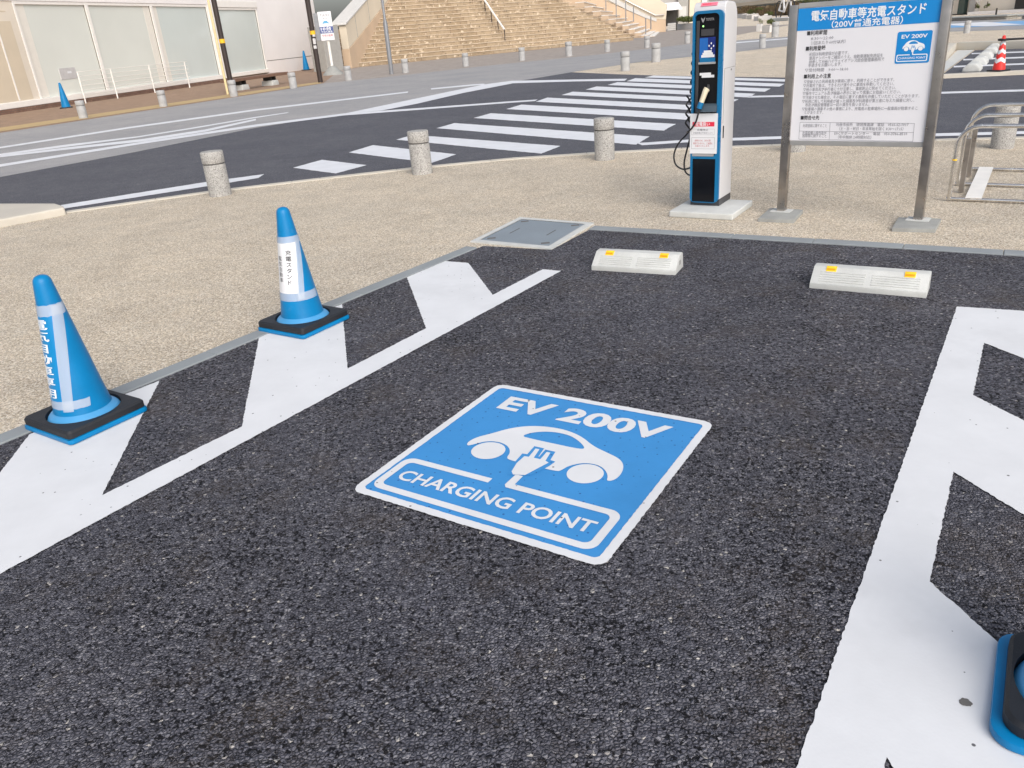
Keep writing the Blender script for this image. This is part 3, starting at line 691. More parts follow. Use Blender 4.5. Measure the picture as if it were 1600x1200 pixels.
for k in range(6):
    MB().tube([rd * (.09 + .27 * k), rd * (.09 + .27 * (k + 1))], .020, 10).make('bar_section', M['cable'] if k % 2 == 0 else M['yellow_bar'], cb, True)

# ================================================================== GRANITE BOLLARDS
def bollard(label, group, loc, sc, m):
    t = thing('bollard', label, 'bollard', loc, random.uniform(0, 6), group, sc)
    MB().lathe([(.130, -.02), (.130, .365), (.127, .372)], 40).make('shaft', m, t, True)
    MB().lathe([(.119, .366), (.119, .391)], 40).make('groove_ring', M['groove'], t)
    MB().lathe([(.120, .385), (.129, .387), (.132, .392), (.132, .510), (.124, .521), (.06, .526), (0, .527)], 40).make('cap', m, t, True)
    return t
def height_at(base, top):
    b = G(*base); lo, hi = 0, 6
    for _ in range(40):
        mid = (lo + hi) / 2
        if pix((b.x, b.y, mid))[1] > top: lo = mid
        else: hi = mid
    return b, lo
near_b = [((345, 305), 235.5, 'granite bollard at the plaza edge, leftmost beside the raised kerb'),
          ((660, 271), 203.5, 'granite bollard at the plaza edge in front of the crosswalk stripes'),
          ((945, 249), 183.5, 'granite bollard at the plaza edge just left of the charger'),
          ((1243, 236), 172, 'granite bollard mostly hidden behind the notice board'),
          ((1565, 231), 161, 'granite bollard seen through the hoops of the bike rack')]
first = None
for base, top, lab in near_b:
    b, h = height_at(base, top); b.z = 0
    if first is None: first = bollard(lab, 'granite bollards along the plaza edge', b, h / .527, M['granite'])
    else: dup(first, b, random.uniform(0, 6), lab, h / .527)
far_b = [((977, 111), 80, 'grey bollard on the gravel tip beyond the crosswalk, nearer of its pair', 0), ((1025, 97), 67, 'grey bollard on the gravel tip beyond the crosswalk, farther of its pair', 0),
         ((1191, 75), 53, 'grey bollard in front of the pair of planter boxes by the charger', 0), ((1211, 58), 34, 'grey bollard beside the planter boxes, close to the left sign post', 0),
         ((1510, 52), 32, 'grey bollard in front of the blue painted lane', 0),
         ((131, 185), 157, 'grey bollard beside the blue cone near the glass shopfront', 1), ((256, 167), 141, 'grey bollard before the shopfront, between blue cone and brown pole', 1),
         ((366, 151), 125, 'grey bollard at the foot of the brown pole with conduit', 1), ((459, 138), 113, 'grey bollard between the bench and the second brown pole', 1),
         ((545, 126), 103, 'grey bollard beside the taxi sign, at the foot of the stair parapet', 1), ((634, 114), 92, 'grey bollard just right of the grey lamp post', 1),
         ((728, 104), 83, 'grey bollard before the stairs, midway under the loose handrail', 1), ((816, 95), 74, 'grey bollard before the stairs, second right of the lamp post gap', 1),
         ((889, 88), 65, 'grey bollard before the right half of the stairs, above the pale gravel tip', 1), ((949, 81), 62, 'grey bollard before the stairs, left of the gravel tip pair', 1),
         ((1011, 75), 56, 'grey bollard at the right end of the stairs below the pale treads', 1), ((1074, 68), 49, 'grey bollard close to the left side of the charger, beyond the road', 1)]
ff = None
for base, top, lab, g in far_b:
    b, h = height_at(base, top); grp = 'far bollards along the stair side' if g else 'bollards across the road'
    if ff is None: ff = bollard(lab, grp, b, h / .527, M['granite_far'])
    else: dup(ff, b, random.uniform(0, 6), lab, h / .527, grp)

# ================================================================== EV CHARGER
PZ = .055
pf0, pf1 = G(1047, 328.5, PZ), G(1140, 335.5, PZ); chw = Wall(G(1078, 320, PZ), G(1121, 322, PZ))
ca = math.atan2((pf1 - pf0).y, (pf1 - pf0).x); W = .262; DEP = .30
cbase = chw.o + chw.d * (W / 2)
ch = thing('charging_station', 'white and blue EV charging pillar with a black front on a concrete plinth', 'EV charger', (cbase.x, cbase.y, 0), chw.ang)
# local axes: x across the front, y into the pillar, z up
def lx(u, v): s, z = chw.hit(u, v); return s - W / 2, z
inv = Matrix.Rotation(-chw.ang, 4, 'Z')
pl = [inv @ (q - cbase) for q in (pf0, pf1)]
px0, py0 = pl[0].x, (pl[0].y + pl[1].y) / 2
MB().box(px0, px0 + .56, py0, py0 + .56, 0, PZ, .012, 3).make('plinth', M['concrete'], ch, True)
FZ1 = lx(1108, 16)[1]; HT = FZ1 + .062
prof = [(.004, PZ + .004), (DEP + .02, PZ + .004), (DEP + .02, HT - .16)]
for k in range(9): a = R_(90 * k / 8); prof.append((DEP - .09 + .11 * math.cos(a), HT - .14 + .13 * math.sin(a)))
for k in range(6): a = R_(90 + 90 * k / 5); prof.append((.062 + .058 * math.cos(a), HT - .070 + .070 * math.sin(a)))
def shell(x0_, x1_, p, bev, name, m, par, z=None): return MB().prism(p, 'x', x0_, x1_, bev, 3).make(name, m, par, True)
prof_c = [(y, z if z > .1 else PZ + .055) for y, z in prof]
body = shell(-W / 2, W / 2, prof_c, .010, 'cabinet', M['ev_white'], ch)
MB().box(-W / 2 + .002, W / 2 - .002, .006, DEP + .015, PZ, PZ + .0545).make('base_skirt', M['ev_grey'], ch)
# front face, drawn from its own measurements
FZ0 = PZ + .030
hw = W / 2 - .004
fr = rrect(-hw, FZ0, hw, FZ1, .045, 6); fr = [(x, max(z, FZ0)) for x, z in fr]
iz1 = FZ1 - .022; ihw = hw - .026
op = rrect(-hw + .018, lx(1095, 244)[1] + .0, hw - .034, iz1, .035, 6)
lo_ = [(-hw + .018, FZ0 + .005), (hw - .032, FZ0 + .005), (hw - .032, lx(1095, 246)[1] - .008), (-hw + .018, lx(1095, 246)[1] - .008)]
vs, fs = fill([fr, op, lo_]); mb = MB(); mb.add([(x, -.024, z) for x, z, _ in vs], fs)
n = len(fr); mb.add([(x, -.024, z) for x, z in fr] + [(x * 1.006, .008, z) for x, z in fr], [(i, (i + 1) % n, n + (i + 1) % n, n + i) for i in range(n)])
for lp in (op, lo_):
    n = len(lp); mb.add([(x, -.024, z) for x, z in lp] + [(x, .010, z) for x, z in lp], [(i, (i + 1) % n, n + (i + 1) % n, n + i) for i in range(n)])
mb.make('front_frame', M['ev_blue'], ch)
vs, fs = fill([op]); MB().add([(x, -.0015, z) for x, z, _ in vs], fs).make('front_panel', M['ev_black'], ch)
vs, fs = fill([lo_]); MB().add([(x, -.014, z) for x, z, _ in vs], fs).make('lower_panel', M['ev_black'], ch)
MB().box(-ihw + .001, -ihw + .026, -.011, -.0016, lx(1095, 177)[1], iz1 - .05, .002, 1).make('inner_trim', M['ev_grey'], ch)
def fbox(name, u0, v0, u1, v1, m, y0=-.010, y1=-.0016, bev=.0015, par=ch):
    """box on the front face between two photo corners"""
    a, zt = lx(u0, v0); b, zb = lx(u1, v1)
    o = MB().box(a, b, y0, y1, zb, zt, bev, 1).make(name, m, par, False); return o
scr = fbox('display', 1093.5, 59, 1117.5, 95.5, M['ev_screen_dark'], -.0085)
fbox('display_field', 1094, 60, 1106, 92, M['ev_screen'], -.0100, -.0086, 0, scr)
fbox('display_field', 1094, 91, 1118, 97, M['ev_blue'], -.0125, -.0086, .001, scr)
mb = MB()
for (u, v) in ((1112, 67.5), (1108.6, 71.5), (1115.6, 71.5), (1112, 75.5)):
    x, z = lx(u, v); mb.add([(x - .006, -.0092, z), (x, -.0092, z - .010), (x + .006, -.0092, z), (x, -.0092, z + .010)], [(0, 1, 2, 3)])
mb.make('arrow_keys', M['lettering'], scr)
for (u0, u1, v0) in ((1100.5, 1112.5, 79), (1098.5, 1114.5, 82.5), (1096.5, 1117, 86)):
    fbox('text_label', u0, v0, u1, v0 + 3.0, M['paper'], -.0112, -.0101, 0, scr)
fbox('display_ledge', 1092, 97.5, 1118.5, 99.5, M['grey_plate'], -.018, -.0016)
fbox('instruction_label', 1093.5, 114, 1111, 117.3, M['paper'], -.0035, -.0016, 0)
fbox('instruction_label', 1096.5, 117.4, 1116, 120.8, M['paper'], -.0036, -.0016, 0)
x, z = lx(1099, 41); MB().lathe([(0, .003), (.006, .002), (.007, 0)], 16, Matrix.Translation((x, -.0016, z)) @ Matrix.Rotation(R_(90), 4, 'X')).make('status_light', M['led'], ch)
fbox('dark_window', 1096, 46, 1116, 55, M['ev_grey'], -.003, -.0016, 0)
mb = MB(); x0_, z0_ = lx(1099.8, 32.5); x1_, _ = lx(1116, 32.5)                     # maker's mark: white bird-like V and wordmark
xl, zl = lx(1095.6, 27.5)
mb.add([(xl, -.003, zl), (xl + .012, -.003, zl - .008), (xl + .018, -.003, zl - .020), (xl + .024, -.003, zl - .008), (xl + .034, -.003, zl + .002), (xl + .026, -.003, zl - .024), (xl + .017, -.003, zl - .040), (xl + .008, -.003, zl - .024)],
       [(0, 1, 7), (1, 2, 6, 7), (2, 3, 5, 6), (3, 4, 5)])
text_fit(mb, 'TOYOTA', lambda x, y: (x, -.003, y), xl + .042, x1_, zl - .026, .020, .01)
mb.make('lettering', M['grey_plate'], ch)
# connector in its holster
hx, hz = lx(1099, 160); tx, tz = lx(1106, 138)
hol = MB().prism([(0, 0), (-.055, .012), (-.035, .055), (0, .075)], 'x', -ihw + .028, ihw - .004, .006, 2, Matrix.Translation((0, -.0018, lx(1095, 177)[1] + .004))).make('holster', M['holster'], ch, True)
ax = Vector((tx - hx, .02, tz - hz)).normalized()
con = MB().tube([Vector((hx, -.055, hz)), Vector((hx, -.055, hz)) + ax * .05, Vector((hx, -.055, hz)) + ax * .10, Vector((tx + .004, -.03, tz))], .020, 14, .026).make('charging_plug', M['ivory'], ch, True)
MB().tube([Vector((hx, -.056, hz)) - ax * .045, Vector((hx, -.056, hz)) + ax * .006], .023, 14).make('plug_collar', M['ev_blue'], con, True)
MB().box(tx - .004, tx + .016, -.012, -.003, tz - .03, tz + .03, .003, 1).make('plug_latch', M['ev_grey'], con)
# taped notice, plate, sticker
nt = fbox('notice_sheet', 1080.5, 177, 1121.5, 239.5, M['paper'], -.0292, -.0262, 0)
fbox('red_heading', 1084, 190, 1118, 196.8, M['red'], -.0300, -.0293, 0, nt)
mb = MB(); P2 = lambda x, y: (x, -.0306, y)
def front_text(mb, body, u0, v0, u1, h, bold=0): x0_, z0_ = lx(u0, v0); x1_, _ = lx(u1, v0); text_fit(mb, body, P2, x0_, x1_, z0_, h, bold)
front_text(mb, '受電扱い', 1088.5, 195.6, 1111, .024, .015); mb.make('lettering', M['lettering'], nt)
mb = MB(); front_text(mb, '充電停止', 1091, 203.6, 1108.5, .014, .01); front_text(mb, '充電設備の不具合により', 1085, 208, 1115, .011); mb.make('lettering', M['ink_grey'], nt)
mb = MB(); front_text(mb, '故障のため、当分の間', 1087.5, 220, 1112, .013); front_text(mb, '使用できません。ご迷惑を', 1085, 224.4, 1115, .013); front_text(mb, 'お掛けいたします。', 1088, 228.4, 1111, .013); mb.make('lettering', M['ink_red'], nt)
def line_rect(u0, v0, u1, v1, t_=.002):
    a, zt = lx(u0, v0); b, zb = lx(u1, v1); m_ = MB()
    for q in ((a, b, zt - t_, zt), (a, b, zb, zb + t_), (a, a + t_, zb, zt), (b - t_, b, zb, zt)): m_.add([(q[0], -.0298, q[2]), (q[1], -.0298, q[2]), (q[1], -.0298, q[3]), (q[0], -.0298, q[3])], [(0, 1, 2, 3)])
    return m_
line_rect(1082.5, 214, 1118, 232).make('printed_frame', M['ink_grey'], nt); line_rect(1082.5, 201, 1118, 209.8, .0012).make('printed_frame', M['ink_grey'], nt)
fbox('name_plate', 1083, 239.8, 1116, 243.8, M['grey_plate'], -.0258, -.0145, .001)
zz = lx(1100, 10.5)[1]
stk = MB().box(-.075, .060, -.002, .002, -.016, .016, 0, 1, Matrix.Translation((0, .0215, HT - .0185)) @ Matrix.Rotation(R_(-44), 4, 'X')).make('top_sticker', M['pink'], ch)
mb = MB(); text_fit(mb, '電気自動車充電スタンド', lambda x, y: tuple(Matrix.Translation((0, .0215, HT - .0185)) @ Matrix.Rotation(R_(-44), 4, 'X') @ Vector((x, -.0026, y))), -.06, .045, -.006, .012, .01); mb.make('lettering', M['red'], stk)
# right side details
sx = W / 2
sd_ = MB()
for z in (1.17,): sd_.box(sx - .001, sx + .0016, .03, .033, .74, z)
sd_.box(sx - .001, sx + .0014, .04, DEP - .01, 1.168, 1.170)
sd_.make('door_gap', M['groove'], ch)
MB().box(sx - .001, sx + .006, .036, .050, .62, .72, .002, 1).make('door_lock', M['ev_black'], ch)
MB().lathe([(0, .004), (.007, .003), (.008, 0)], 14, Matrix.Translation((sx, .20, 1.15)) @ Matrix.Rotation(R_(90), 4, 'Y')).make('key_lock', M['groove'], ch)
# cable: from the plug down over the notice, up the left flank as a coil, two hanging loops
def front_pt(u, v, y): x, z = lx(u, v); return Vector((x, y, z))
def spline(pts, n=10):
    out = []
    for i in range(len(pts) - 1):
        p0_, p1_, p2_, p3_ = pts[max(i - 1, 0)], pts[i], pts[i + 1], pts[min(i + 2, len(pts) - 1)]
        for k in range(n):
            t_ = k / n; out.append(.5 * ((2 * p1_) + (p2_ - p0_) * t_ + (2 * p0_ - 5 * p1_ + 4 * p2_ - p3_) * t_ ** 2 + (3 * p1_ - p0_ - 3 * p2_ + p3_) * t_ ** 3))
    return out + [pts[-1]]
cb1 = MB(); CR = .0075
cb1.tube(spline([front_pt(1098, 165, -.06), front_pt(1095, 178, -.07), front_pt(1091, 189, -.06), front_pt(1084, 199, -.045), front_pt(1077, 205, -.03), front_pt(1072, 207, .02)]), CR, 8)
pts = [front_pt(1081, 62, .10), front_pt(1079.5, 80, .09)]
for k in range(16):
    v = 85 + k * 7.4; pts.append(front_pt(1078.5 - (v - 85) * .055 + (1.3 if k % 2 else -1.3), v, .08 + (.012 if k % 2 else -.012)))
pts += [front_pt(1075, 204, .06), front_pt(1069, 212, .05), front_pt(1057, 226, .04), front_pt(1050.5, 243, .04), front_pt(1053, 258, .04), front_pt(1062, 265.5, .05), front_pt(1070, 265.5, .06), front_pt(1079.5, 262, .10)]
cb1.tube(spline(pts), CR, 8)
pts = [front_pt(1080, 100, .11)]
for k in range(13):
    v = 106 + k * 7.4; pts.append(front_pt(1078 - (v - 106) * .03 + (1.2 if k % 2 else -1.2), v, .11 + (.01 if k % 2 else -.01)))
pts += [front_pt(1076.5, 203, .06), front_pt(1075, 216, .05), front_pt(1070, 236, .05), front_pt(1066, 254, .05), front_pt(1067, 268, .05), front_pt(1072, 275, .06), front_pt(1080, 277.5, .10)]
cb1.tube(spline(pts), CR, 8)
pts = []
for k in range(8):
    v = 150 + k * 7; pts.append(front_pt(1073 - (v - 150) * .04 + (1.2 if k % 2 else -1.2), v, .03 + (.012 if k % 2 else -.012)))
pts += [front_pt(1075, 203, .05)]
cb1.tube(spline(pts), CR, 8)
cb1.make('charging_cable', M['cable'], ch, True)

# ================================================================== NOTICE BOARD
s0, s1 = G(1221, 335), G(1434, 349)
sw = Wall(s0, s1); SC = (s0 + s1) / 2
sb = thing('notice_board', 'blue and white EV charging notice board between two steel posts', 'notice board', (SC.x, SC.y, 0), sw.ang)
def sx_(u, v): s, z = sw.hit(u, v); return s - sw.len / 2, z
for sg, uu, tv in ((-1, 1243, 8), (1, 1481, -4)):
    x = sg * sw.len / 2; ht = sx_(uu, tv)[1]
    p = MB().box(x - .0325, x + .0325, -.0325, .0325, .01, ht, .004, 2).make('post', M['steel'], sb, True)
    MB().box(x - .08, x + .08, -.06, .06, .030, .036).make('mortar_pad', M['concrete'], p)
for (a, b, cc, d_) in ((G(1184, 346.5), G(1240, 349), G(1255, 333), G(1203, 330)), (G(1393, 362), G(1461, 364), G(1470, 347.5), G(1403, 345))):
    q = [inv_ - SC for inv_ in (a, b, cc, d_)]; q = [Matrix.Rotation(-sw.ang, 4, 'Z') @ p_ for p_ in q]
    MB().prism([(p_.x, p_.y) for p_ in q], 'z', -.05, .030, .006, 2).make('footing', M['concrete_grey'], sb, True)
bl, br_, tl_, tr_ = sx_(1231, 217.5), sx_(1447, 223), sx_(1247.5, 9.5), sx_(1475, 0.5)
bx0, bx1 = -sw.len / 2 + .033, sw.len / 2 - .033
bz0 = (bl[1] + br_[1]) / 2; bz1 = (tl_[1] + tr_[1]) / 2
MB().box(bx0, bx1, -.012, .012, bz0, bz1).make('panel', M['sign_white'], sb)
MB().box(bx0, bx1, -.016, .016, bz0 - .038, bz0 - .001, .003, 1).make('frame_rail', M['alu'], sb)
MB().box(bx0, bx1, -.016, .016, bz1 + .001, bz1 + .036, .003, 1).make('frame_rail', M['alu'], sb)
hb = (sx_(1247, 46)[1] + sx_(1469, 37)[1]) / 2
hd = MB().box(bx0 + .001, bx1 - .001, -.0135, -.0121, hb, bz1 - .001).make('header_band', M['sign_blue'], sb)
SP = lambda x, y: (x, -.0150, y)
def sign_text(mb, body, l, r, h, bold=0.0, P_=SP, res=1):
    x0_, za = sx_(*l); x1_, zb = sx_(*r); text_fit(mb, body, P_, x0_, x1_, (za + zb) / 2, h, bold, res)
SPX = sw.len / 213.0
mb = MB(); sign_text(mb, '電気自動車等充電スタンド', (1268.5, 29.5), (1447, 22), .056, .018, res=2); sign_text(mb, '（200V普通充電器）', (1300, 41.5), (1411, 37.2), .040, .014, res=2)
mb.make('lettering', M['lettering'], hd)
heads = [('■利用時間', (1262, 54.5), (1293, 53.4)), ('■利用登録', (1260, 78.5), (1290.5, 77.7)), ('■利用上の注意', (1257, 121.8), (1299, 121.4)), ('■問合せ先', (1252, 186.3), (1281, 186.3))]
mb = MB()
for b_, l, r in heads: sign_text(mb, b_, l, r, .026, .012)
mb.make('heading_lettering', M['ink'], sb)
rows = [('8:30～22:00', (1268, 62), (1303, 61)), ('（1回あたり60分以内）', (1268, 68.7), (1322, 67.5)), ('初回は利用登録が必要です。', (1265.5, 86), (1327, 85.3)),
        ('車両ナンバーをご確認のうえ、自動車運転免許証を', (1265.5, 91.7), (1380, 90)), ('持参して刈谷ハイウェイオアシス総合管理事務所で', (1265, 97.4), (1382, 96.2)), ('手続きをお願いします。', (1264, 103.5), (1316, 103.5)),
        ('▽受付時間　9:00～18:00', (1258.5, 111), (1326, 110.6)), ('▽登録された利用者及び車両に限り、利用することができます。', (1257, 128.5), (1398, 128)),
        ('▽充電完了後は、できるだけ速やかに車両を移動してください。', (1256, 134.7), (1397.5, 134.2)), ('▽他の車両及び歩行者に十分注意し、事故防止に努めてください。', (1256, 141), (1400.5, 140.4)),
        ('▽操作マニュアル及び機器の表示に従って慎重にお取扱いください。', (1255, 147), (1408, 146.6)), ('▽汚損させた場合は、その復旧に要する費用を弁償していただくことがあります。', (1255, 153.2), (1437, 153)),
        ('▽利用に際して利用者が被った損害及び利用者が第三者に与えた損害に対し、', (1254.3, 159.4), (1429, 159.6)), ('市及び施設管理者は一切の責任を負いません。', (1259, 165.3), (1359, 165.6)),
        ('▽駐車場の満車その他の事情により、充電用の駐車場所に一般車両が駐車するこ', (1254, 171.4), (1434, 172)), ('とがあります。', (1258, 177.4), (1287, 177.6)),
        ('利用登録に関すること', (1255.5, 198), (1292.5, 198.3)), ('刈谷市役所　環境推進課　電話　0566-62-1017', (1307, 196), (1420, 196.8)), ('（土・日・祝日・年末年始を除く 8:30～17:15）', (1312, 202.6), (1412, 203.4)),
        ('充電設備の操作及び', (1254.7, 209.3), (1292, 210)), ('故障等に関すること', (1254.5, 213.7), (1292, 214.4)), ('EVCサポートセンター　電話　050-3786-8510', (1304.5, 209.6), (1418, 211.4)), ('（年中無休 24時間対応）', (1310, 215.6), (1362, 216.6))]
mb = MB()
for b_, l, r in rows: sign_text(mb, b_, l, r, .0205, .0)
mb.make('body_lettering', M['ink_grey'], sb)
mb = MB()
def seg(p, q, t_=.0022):
    a, b = Vector(sx_(*p)), Vector(sx_(*q)); d = (b - a).normalized(); n = Vector((-d.y, d.x)) * t_ / 2
    mb.add([SP(*(a - n)), SP(*(b - n)), SP(*(b + n)), SP(*(a + n))], [(0, 1, 2, 3)])
TLc, TRc, BLc, BRc = (1251, 190.5), (1429.5, 192.3), (1249, 216.8), (1427, 220.5)
for p, q in ((TLc, TRc), (TRc, BRc), (BRc, BLc), (BLc, TLc), ((1298, 191), (1296.5, 217.6)), ((1250, 204.3), (1428.2, 206.6))): seg(p, q)
mb.make('table_lines', M['ink_grey'], sb)
pa, pb = sx_(1401, 98.3), sx_(1455.5, 47.5)
pic = thing('pictogram_root', '', '') if False else None
pw = .5 * ((sx_(1457, 48)[0] - sx_(1403, 49)[0]) + (sx_(1453, 98)[0] - sx_(1399, 98)[0])); pxl = (sx_(1403, 49)[0] + sx_(1399, 98)[0]) / 2; pz0 = sx_(1426, 98.5)[1]; pz1 = sx_(1430, 48.3)[1]
vs, fs = fill([rrect(0, 0, 1, 1, .06)])
pp = MB().add([(pxl + x * pw, -.0135, pz0 + y * (pz1 - pz0)) for x, y, _ in vs], fs).make('charging_pictogram', M['sign_blue'], sb)
pictogram.blue = M['sign_blue']
def sp_place(x, y, lift): return (pxl + x * pw, -.0138 - lift, pz0 + y * (pz1 - pz0))
pictogram(pp, sp_place, .0008, M['lettering'], False, .02)

# ================================================================== BICYCLE RACK
ra, rb = G(1482, 314), G(1505, 265.5); rdir = (G(1600, 319) - G(1480, 314)).normalized(); rang = math.atan2(rdir.y, rdir.x)
bk = thing('bicycle_rack', 'silver tube bicycle rack with three bent hoops at the right edge', 'bike rack', ra, rang)
inr = Matrix.Rotation(-rang, 4, 'Z'); RL = 1.7
hoops = [((1482, 314), 196.5), ((1496, 290.5), 179.5), ((1507, 266.5), 163.5)]
depths = []
for i, (bp, ty) in enumerate(hoops):
    p = inr @ (G(*bp) - ra); depths.append(p)
    hx_ = Vector((p.x, p.y, 0)); d_, hgt = height_at((bp[0] + 60, bp[1] + 2), ty)
    hgt = min(.66, max(.5, hgt)); pts = [hx_ + Vector((0, 0, .01)), hx_ + Vector((0, 0, hgt - .16))]
    for k in range(1, 9): a = R_(90 * k / 8); pts.append(hx_ + Vector((.16 - .16 * math.cos(a), 0, hgt - .16 + .16 * math.sin(a))))
    pts += [hx_ + Vector((RL - .16, 0, hgt))]
    for k in range(1, 9): a = R_(90 * k / 8); pts.append(hx_ + Vector((RL - .16 + .16 * math.sin(a), 0, hgt - .16 + .16 * math.cos(a))))
    pts += [hx_ + Vector((RL, 0, .01))]
    MB().tube(pts, .017, 14).make('hoop', M['steel_bright'], bk, True)
    MB().tube([hx_ + Vector((-.02, 0, .020)), hx_ + Vector((RL + .02, 0, .020))], .014, 10).make('ground_rail', M['steel_bright'], bk, True)
    MB().lathe([(.0185, 0), (.0185, .012)], 14, Matrix.Translation(hx_ + Vector((0, 0, hgt * .55)))).make('orange_band', M['orange'], bk) if i == 0 else None
p0_, p2_ = depths[0], depths[2]
for off in (.12, RL - .2):
    MB().add([(p0_.x + off, p0_.y - .02, .037), (p0_.x + off + .12, p0_.y - .02, .037), (p2_.x + off + .12, p2_.y + .02, .037), (p2_.x + off, p2_.y + .02, .037),
              (p0_.x + off, p0_.y - .02, .034), (p0_.x + off + .12, p0_.y - .02, .034), (p2_.x + off + .12, p2_.y + .02, .034), (p2_.x + off, p2_.y + .02, .034)],
             [(0, 1, 2, 3), (7, 6, 5, 4), (0, 4, 5, 1), (1, 5, 6, 2), (2, 6, 7, 3), (3, 7, 4, 0)]).make('tie_plate', M['white_tube'], bk)
for i in range(2):                                          # second leg tube beside the first hoop
    q = depths[i] * .45 + depths[i + 1] * .55
    MB().box(q.x + .035, q.x + .075, q.y - .02, q.y + .02, .01, .46, .003, 1).make('leg', M['steel'], bk)

# ================================================================== GLASS BUILDING ON THE LEFT
fo = fac.o.copy()
gb = thing('glass_building', 'white building with tall frosted shop windows on a brick plinth', 'building', fo, fac.ang)
# local x along the facade, y into the building, z up
H = 9.0; LEFT = -16
def fh(u, v): return fac.hit(u, v)
s_end = fh(505, 100)[0]; s_corner = fh(401, 60)[0]
z_sill0 = fh(200, 144)[1]; z_sill1 = fh(200, 136)[1]; z_head = fh(60, 2)[1]; z_pl = fh(100, 158)[1]
zb_r = fh(430, 116)[1]
sA = lambda u, v: fh(u, v)[0]
x_l = sA(62, 152); x_m1 = sA(168, 138); x_m2 = sA(262, 125); x_r = sA(344, 114); x_g2a = sA(357, 108); x_g2b = sA(417, 107)
MB().box(LEFT, x_r + 1.0, -.12, -.02, 0, z_pl, .01, 1).make('brick_plinth', M['brick_dark'], gb)
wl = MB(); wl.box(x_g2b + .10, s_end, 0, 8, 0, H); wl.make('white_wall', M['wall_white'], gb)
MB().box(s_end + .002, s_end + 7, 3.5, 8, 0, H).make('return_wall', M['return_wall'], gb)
wl2 = MB(); wl2.box(LEFT, x_g2b + .10, .35, 8, 0, H); wl2.make('rear_wall', M['wall_warm'], gb)
MB().box(LEFT, x_g2b + .095, -.06, .34, z_head, H, .01, 1).make('upper_wall', M['wall_white'], gb)
MB().box(LEFT, x_g2b + .095, -.10, .30, z_pl + .002, z_sill1, .01, 1).make('window_sill', M['frame'], gb)
def pane(a, b, m, name='window', zt=None, par=gb):
    zt = zt or z_head
    f = MB()
    for (p, q) in ((a, a + .10), (b - .10, b)): f.box(p, q, -.04, .10, z_sill1 + .002, zt - .002, .004, 1)
    f.box(a + .1, b - .1, -.035, .095, zt - .12, zt - .004, .004, 1)
    o = f.make(name, M['frame'], gb)
    MB().box(a + .101, b - .101, .04, .05, z_sill1 + .002, zt - .121).make('pane', m, o)
    MB().box(b - .112, b - .1005, .0, .039, z_sill1 + .003, zt - .122).make('seal', M['seal'], o)
    return o
x_a = sA(25, 100)
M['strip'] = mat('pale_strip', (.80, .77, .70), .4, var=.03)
pane(x_l, x_m1 - .001, M['frost']); pane(x_m1, x_m2 - .001, M['frost']); pane(x_m2, x_r, M['frost_blue'])
z_h2 = fh(370, 12)[1]
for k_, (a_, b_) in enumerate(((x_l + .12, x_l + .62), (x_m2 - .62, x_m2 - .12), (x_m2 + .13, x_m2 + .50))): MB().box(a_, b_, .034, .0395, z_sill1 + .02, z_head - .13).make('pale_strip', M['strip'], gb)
pane(x_g2a, x_g2b, M['frost_blue'], zt=z_h2)
MB().box(x_g2a - .3, x_g2b + .09, -.08, .2, z_h2, z_h2 + .35, .01, 1).make('lintel', M['frame'], gb)
MB().box(x_r + .001, x_g2a - .001, -.07, .3, z_pl, z_head - .001, .01, 1).make('pier', M['frame'], gb)
# door leaf of cream panels left of the windows
dx1 = x_l - .02; zt = fh(10, 33)[1]; zt2 = fh(10, 24)[1]
d = MB().box(LEFT, dx1, -.02, .3, z_pl, z_head - .002, .005, 1).make('side_panel', M['wall_cream'], gb)
MB().box(dx1 - 3.5, dx1 - .35, -.03, -.021, z_pl + .25, zt, .004, 1).make('inset_panel', M['wall_warm'], d)
MB().box(dx1 - 1.15, dx1 - 1.08, -.045, -.031, z_pl + .25, zt).make('panel_joint', M['frame'], d)
MB().box(dx1 - 3.5, dx1 - .45, -.03, -.021, zt2 + .12, z_head - .35, .004, 1).make('inset_panel', M['wall_warm'], d)
# low joint line and shadow-grey return by the stairs
zj = fh(450, 92)[1]; MB().box(x_g2b + .2, s_end - .02, -.006, .001, zj, zj + .04).make('wall_joint', M['seal'], gb)
# paper notice on the glass
na, zt_ = fh(92, 107); nb_, zb_ = fh(122, 122)
nt2 = MB().box(na, nb_, .020, .039, zb_, zt_).make('wall_notice', M['sticker'], gb)
MB().box(na + (nb_ - na) * .48, na + (nb_ - na) * .72, .016, .0195, zb_ + (zt_ - zb_) * .5, zb_ + (zt_ - zb_) * .68).make('notice_print', M['paper'], nt2)
# white railing before the glass
rf = fac.off(.6)
r0 = rf.hit(130, 149.6)[0]; r1 = rf.hit(300, 134)[0]; zr = rf.hit(230, 102)[1]
rl = thing('white_railing', 'low white tube railing in front of the frosted shop windows', 'railing', rf.o, fac.ang)
for u, v in ((131, 149.5), (182, 145), (241, 139), (296, 134)):
    s_ = rf.hit(u, v)[0]; MB().tube([(s_, 0, 0), (s_, 0, zr)], .03, 10).make('post', M['white_tube'], rl, True)
for k in range(6):
    z = zr * (.28 + .144 * k); MB().tube([(r0, 0, z), (r1, 0, z)], .014, 8).make('rail', M['white_tube'], rl, True)

